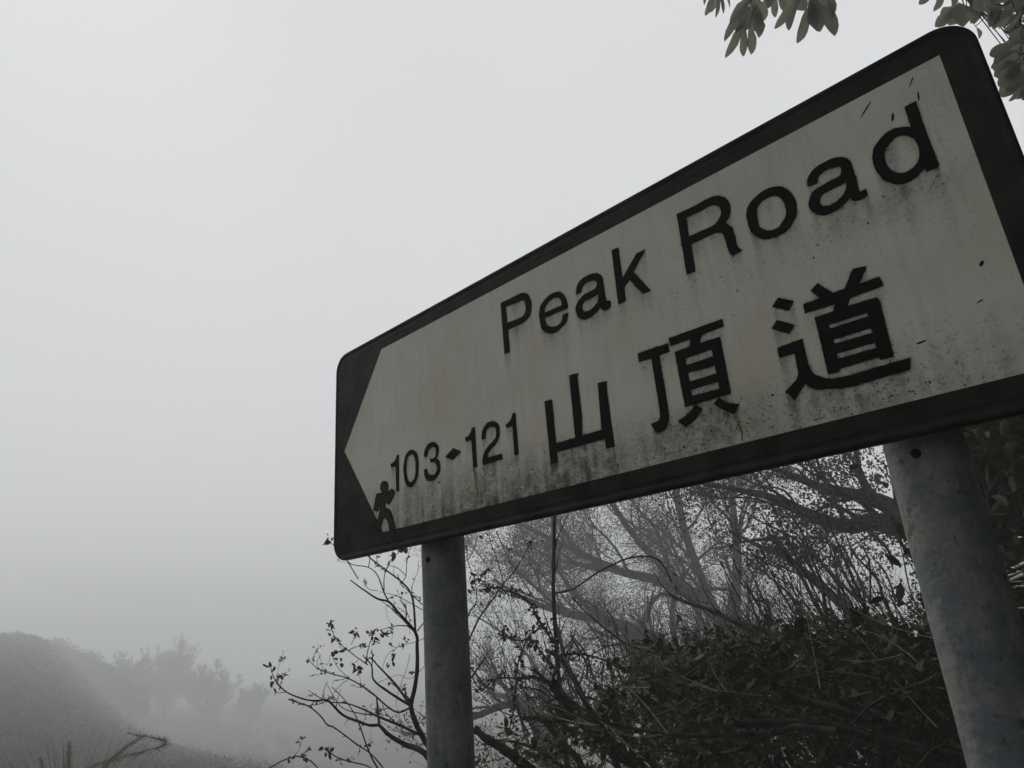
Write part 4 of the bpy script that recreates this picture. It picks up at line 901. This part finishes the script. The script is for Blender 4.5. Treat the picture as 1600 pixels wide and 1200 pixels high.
# leafy sprays: (base px, tip px, width px, distance)
k2 = lambda a: [((1080 + b[0] / 6.154, b[1] / 6.154), (1080 + t[0] / 6.154, t[1] / 6.154), w_ / 6.154, d) for b, t, w_, d in a]
k3 = lambda a: [((1420 + b[0] / 6.667, b[1] / 6.667), (1420 + t[0] / 6.667, t[1] / 6.667), w_ / 6.667, d) for b, t, w_, d in a]
LV = k2([((240, -120), (140, 165), 55, 7.5), ((250, -100), (255, 168), 55, 7.5), ((250, -100), (335, 132), 50, 7.4), ((290, -120), (395, 65), 55, 7.6), ((200, -120), (112, 45), 60, 7.5), ((230, -90), (195, 125), 60, 7.6),
    ((620, -60), (292, 382), 85, 6), ((560, 110), (335, 558), 72, 6), ((520, 230), (492, 545), 66, 6), ((560, 230), (592, 515), 84, 6), ((590, 120), (672, 352), 120, 6.1), ((620, -30), (692, 215), 120, 6.2), ((600, -60), (372, 212), 90, 6.1), ((620, 60), (480, 300), 95, 6.1), ((580, -30), (600, 320), 120, 6.2), ((560, 60), (430, 310), 80, 6), ((600, 0), (660, 320), 100, 6.05),
    ((700, -120), (712, 95), 75, 6.8), ((800, -100), (805, 168), 56, 6.8), ((840, -120), (905, 98), 90, 6.7), ((780, -110), (745, 60), 70, 6.9),
    ((1010, -40), (828, 265), 75, 5.4), ((1040, -20), (915, 292), 92, 5.4), ((1110, 60), (1040, 418), 92, 5.4), ((1130, 0), (1245, 292), 120, 5.4), ((1210, 20), (1400, 315), 120, 5.5), ((1280, -100), (1380, 165), 100, 5.5), ((1180, -120), (1130, 190), 150, 5.5), ((1080, -120), (1040, 112), 150, 5.5), ((1240, -110), (1290, 190), 140, 5.6), ((980, -110), (960, 70), 130, 5.6), ((1150, -60), (1200, 240), 110, 5.45)])
LV += k3([((260, -100), (108, 48), 62, 5.8), ((330, -90), (276, 126), 92, 5.8), ((420, -100), (472, 80), 110, 5.7), ((500, 20), (285, 290), 110, 6.2), ((500, 40), (350, 230), 130, 6.2), ((520, 30), (575, 260), 130, 6.2), ((510, 60), (430, 250), 130, 6.2), ((480, 80), (330, 180), 110, 6.3), ((640, 40), (690, 235), 105, 6), ((600, 120), (660, 240), 70, 6),
    ((720, -110), (770, 125), 110, 5.6), ((800, -110), (835, 120), 95, 5.6), ((700, 280), (742, 400), 60, 6.4), ((900, 40), (862, 250), 110, 5.3), ((980, 60), (965, 305), 120, 5.3), ((930, 40), (905, 290), 120, 5.3), ((880, 60), (842, 205), 70, 5.3)])
for _ in range(130):     # the dense mass at the right edge, running on out of the view
    x, y = re.uniform(1000, 2100), re.uniform(-200, 320) if re.random() < .5 else re.uniform(420, 760)
    if x < 1130 and 180 < y: x += 150
    a = re.normal(math.radians(150), .5); ln = re.uniform(150, 280)
    LV += k3([((x, y), (x + ln * math.cos(a), y + ln * abs(math.sin(a)) * 1.1), re.uniform(70, 110), re.uniform(4.8, 6.2))])
LV += k3([((1100, 440), (838, 578), 100, 5), ((1120, 530), (862, 642), 90, 5), ((1090, 620), (868, 700), 110, 5), ((1120, 640), (900, 790), 150, 5), ((1150, 650), (950, 900), 170, 5), ((1130, 720), (980, 1015), 130, 5), ((1200, 740), (1030, 960), 120, 5), ((1180, 870), (1055, 1070), 60, 4.9), ((1260, 800), (1150, 1020), 110, 4.9), ((1240, 850), (1200, 1040), 110, 4.9)])
def big_leaf(b, t, wpx, d, tilt):
    B = at(b[0], b[1], d); T = at(t[0], t[1], d + tilt); Dv = T - B; Ln = np.linalg.norm(Dv); Dv /= Ln
    Nv = norm(-CF + re.normal(0, .35, 3)); S = norm(np.cross(Dv, Nv)); Nv = norm(np.cross(S, Dv)); W = wpx * d / F_PX
    st = [(0, .05), (.12, .30), (.3, .68), (.5, .95), (.68, 1.0), (.84, .78), (.95, .4), (1.0, .05)]
    V = []; F = []
    for i, (u, w_) in enumerate(st):
        rf = re.uniform(.88, 1.12); c = B + Dv * Ln * u - Nv * Ln * .12 * u * u; V += [c + S * W * w_ * .5 * rf + Nv * W * w_ * .26, c, c - S * W * w_ * .5 * (2 - rf) + Nv * W * w_ * .26]
        if i: F += [(3 * i - 3, 3 * i - 2, 3 * i + 1, 3 * i), (3 * i - 2, 3 * i - 1, 3 * i + 2, 3 * i + 1)]
    return V, F
bases = []
for (b, t, w_, d) in LV:
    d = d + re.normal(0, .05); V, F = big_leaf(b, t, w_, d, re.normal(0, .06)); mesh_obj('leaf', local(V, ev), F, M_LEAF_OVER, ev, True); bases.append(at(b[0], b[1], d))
# twigs and limbs that carry them
hub = [at(1190, -35, 6.1), at(1275, -30, 5.5), at(1120, -35, 7.4), at(1500, -15, 5.9), at(1600, -10, 5.3), at(1620, 70, 5.0), at(1215, -40, 6.8), at(1640, 110, 4.9)]
tops = [tr[0][14], tr[0][15], tr[0][13], tr[0][13], tr[0][11], tr[0][10], tr[0][15], tr[0][9]]
lim = []
for h, t0 in zip(hub, tops):
    mid = (h + t0) / 2 + np.array([0, 0, .45]); P = catmull([t0, mid, h], 6); lim.append((P, np.linspace(.035, .008, len(P))))
for l in lim: put('limb', [l], 7, M_BARK, ev, rough=.05, rng=re)
hb = np.array(hub); tws = []
for b_ in bases:
    j = np.argmin(np.linalg.norm(hb - b_, axis=1)); P = catmull([hb[j], (hb[j] + b_) / 2 + re.normal(0, .02, 3), b_], 3); tws.append((P, np.linspace(.004, .002, len(P))))
tws.append(px_line([(1600, -5), (1553, 14), (1540, 26), (1525, 41)], 5.5, 5.6, .9, .6))
put('twigs', tws, 4, M_TWIG, ev, kind='stuff')
# dark lower crown behind the right post
cen, dirs = [], []
lmb = []
for i in range(16):
    t0 = tr[0][2 + i // 2]; x, y = re.uniform(1490, 1800), re.uniform(640, 1080); h = at(x, y, re.uniform(3.4, 5.0))
    P = catmull([t0, (t0 + h) / 2 + re.normal(0, .15, 3) + (0, 0, .15), h], 5); lmb.append((P, np.linspace(.03, .006, len(P))))
lmb.append(px_line([(1590, 560), (1596, 650), (1585, 695), (1588, 740), (1600, 790)], 3.5, 3.5, 4, 3)); lmb.append(px_line([(1570, 1200), (1560, 960), (1548, 850), (1550, 760), (1545, 640), (1560, 520)], 3.9, 4.1, 8, 5))
for l in lmb: put('limb', [l], 7, M_BARK, ev, rough=.05, rng=re)
tt = sub_twigs(re, lmb, 9, .3, .5, .4, 5, .2, .05, .8); put('branches', tt, 4, M_TWIG, ev, kind='stuff')
k = 9000; tp = np.vstack([p for p, r in tt]); C = tp[re.choice(len(tp), k)] + re.normal(0, .10, (k, 3))
ok = C[:, 2] > terrain(C[:, 0], C[:, 1]) + .05; ok &= C[:, 1] > .35; C = C[ok]; k = len(C)
V, F = leaf_batch(C, re.normal(0, 1, (k, 3)) + np.array([0, 0, -.5]), re.normal(0, 1, (k, 3)), re.uniform(.06, .13, k), re.uniform(.03, .05, k), .3, .25)
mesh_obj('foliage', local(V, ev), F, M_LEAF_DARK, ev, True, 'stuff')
k = 26000; C = np.stack([at(re.uniform(1460, 2100), re.uniform(560, 1300), re.uniform(4.4, 6.6)) for _ in range(k)]); C = C[(C[:, 2] > terrain(C[:, 0], C[:, 1])) & (C[:, 1] > .6)]
V, F = quad_leaves(C, re.normal(0, 1, C.shape), re.normal(0, 1, C.shape), re.uniform(.07, .14, len(C)), re.uniform(.04, .07, len(C)))
dh = thing('dark_hedge', 'dark mass of evergreen shrubs behind the right post, under the overhanging tree', 'hedge', (at(1650, 900, 5.2)[0], at(1650, 900, 5.2)[1], float(terrain(*at(1650, 900, 5.2)[:2]))))
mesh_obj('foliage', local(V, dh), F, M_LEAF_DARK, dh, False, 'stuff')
hs_ = []
for i in range(14):
    a = re.uniform(-1, 1, 2); p0 = np.array(dh.location) + np.array([a[0] * .9, a[1] * .6, -.05]); hs_.append((wander(re, p0, (a[0] * .3, a[1] * .2, 1), 2.6, 9, .12), np.linspace(.02, .006, 9)))
for l in hs_: put('stem', [l], 6, M_BARK, dh)

# unseen leaf mass added overhead and to the right to darken that side
k = 90000; C = np.array([2.9, .6, 4.0]) + re.normal(0, 1, (k, 3)) * np.array([1.5, 1.5, .75])
low = re.random(k) < .5; C[low] = np.array([2.9, .3, 1.9]) + re.normal(0, 1, (low.sum(), 3)) * np.array([.75, 1.0, .9])
v = C - CAM; dep = v @ CF; ux = 800 + F_PX * (v @ CX) / dep; uy = 600 + F_PX * (v @ CD) / dep
ok = ~((dep > 0) & (ux < 1680) & (uy > -120)) & (C[:, 2] > .4) & (np.linalg.norm(v, axis=1) > 1.5); C = C[ok]
V, F = quad_leaves(C, re.normal(0, 1, C.shape), re.normal(0, 1, C.shape) + np.array([0, 0, 1.]), re.uniform(.12, .2, len(C)), re.uniform(.05, .08, len(C)))
mesh_obj('crown', local(V, ev), F, M_LEAF_DARK, ev, False, 'stuff')

# pale dried frond caught in the dark leaves
pf = thing('dried_palm_frond', 'pale ribbed dried frond caught in the dark leaves right of the right post', 'dead leaf', at(1571, 893, 2.6))
for (x0, y0, x1, y1, wd) in [(1571, 893, 1650, 858, 4.5), (1575, 900, 1655, 868, 4.0), (1578, 906, 1640, 880, 5), (1580, 909, 1655, 906, 1.6), (1580, 916, 1655, 915, 2.2), (1590, 950, 1650, 948, 1.8)]:
    a_, b_ = at(x0, y0, 2.6), at(x1, y1, 2.55); P = np.linspace(a_, b_, 6); V = []; F = []
    up = -CD; wr = wd * 2.6 / F_PX
    for i, p in enumerate(P):
        q = wr * (.55 + .45 * math.sin(math.pi * (.2 + .7 * i / 5))); V += [p + up * q * .5, p - CF * q * .35, p - up * q * .5, p + CF * q * .2]
        if i:
            for j in range(4): F.append((4 * i - 4 + j, 4 * i - 4 + (j + 1) % 4, 4 * i + (j + 1) % 4, 4 * i + j))
    mesh_obj('rib', local(V, pf), F, M_PALE, pf, True)

# unseen trees added on the slope to keep light off the sign face
for k, (x, y, H_) in enumerate([(-28, -10.5, 8), (-20, -10.5, 8), (-14, -11, 7.5), (-9, -10.5, 7.5), (-4, -10, 8), (1.5, -9.8, 8.5), (6, -10.5, 8)]):
    free_tree(['leftmost', 'second from the left', 'third from the left', 'middle', 'third from the right', 'second from the right', 'rightmost'][k] + ' of the seven unseen leafy trees added across the road to shade the sign', (x, y), H_, .8, 120 + k, (9000, .24, .14, .3), 'added_shade_tree', 'unseen trees added across the road for shade', nl=9, dens=.6, leafmat=M_LEAF_DARK)
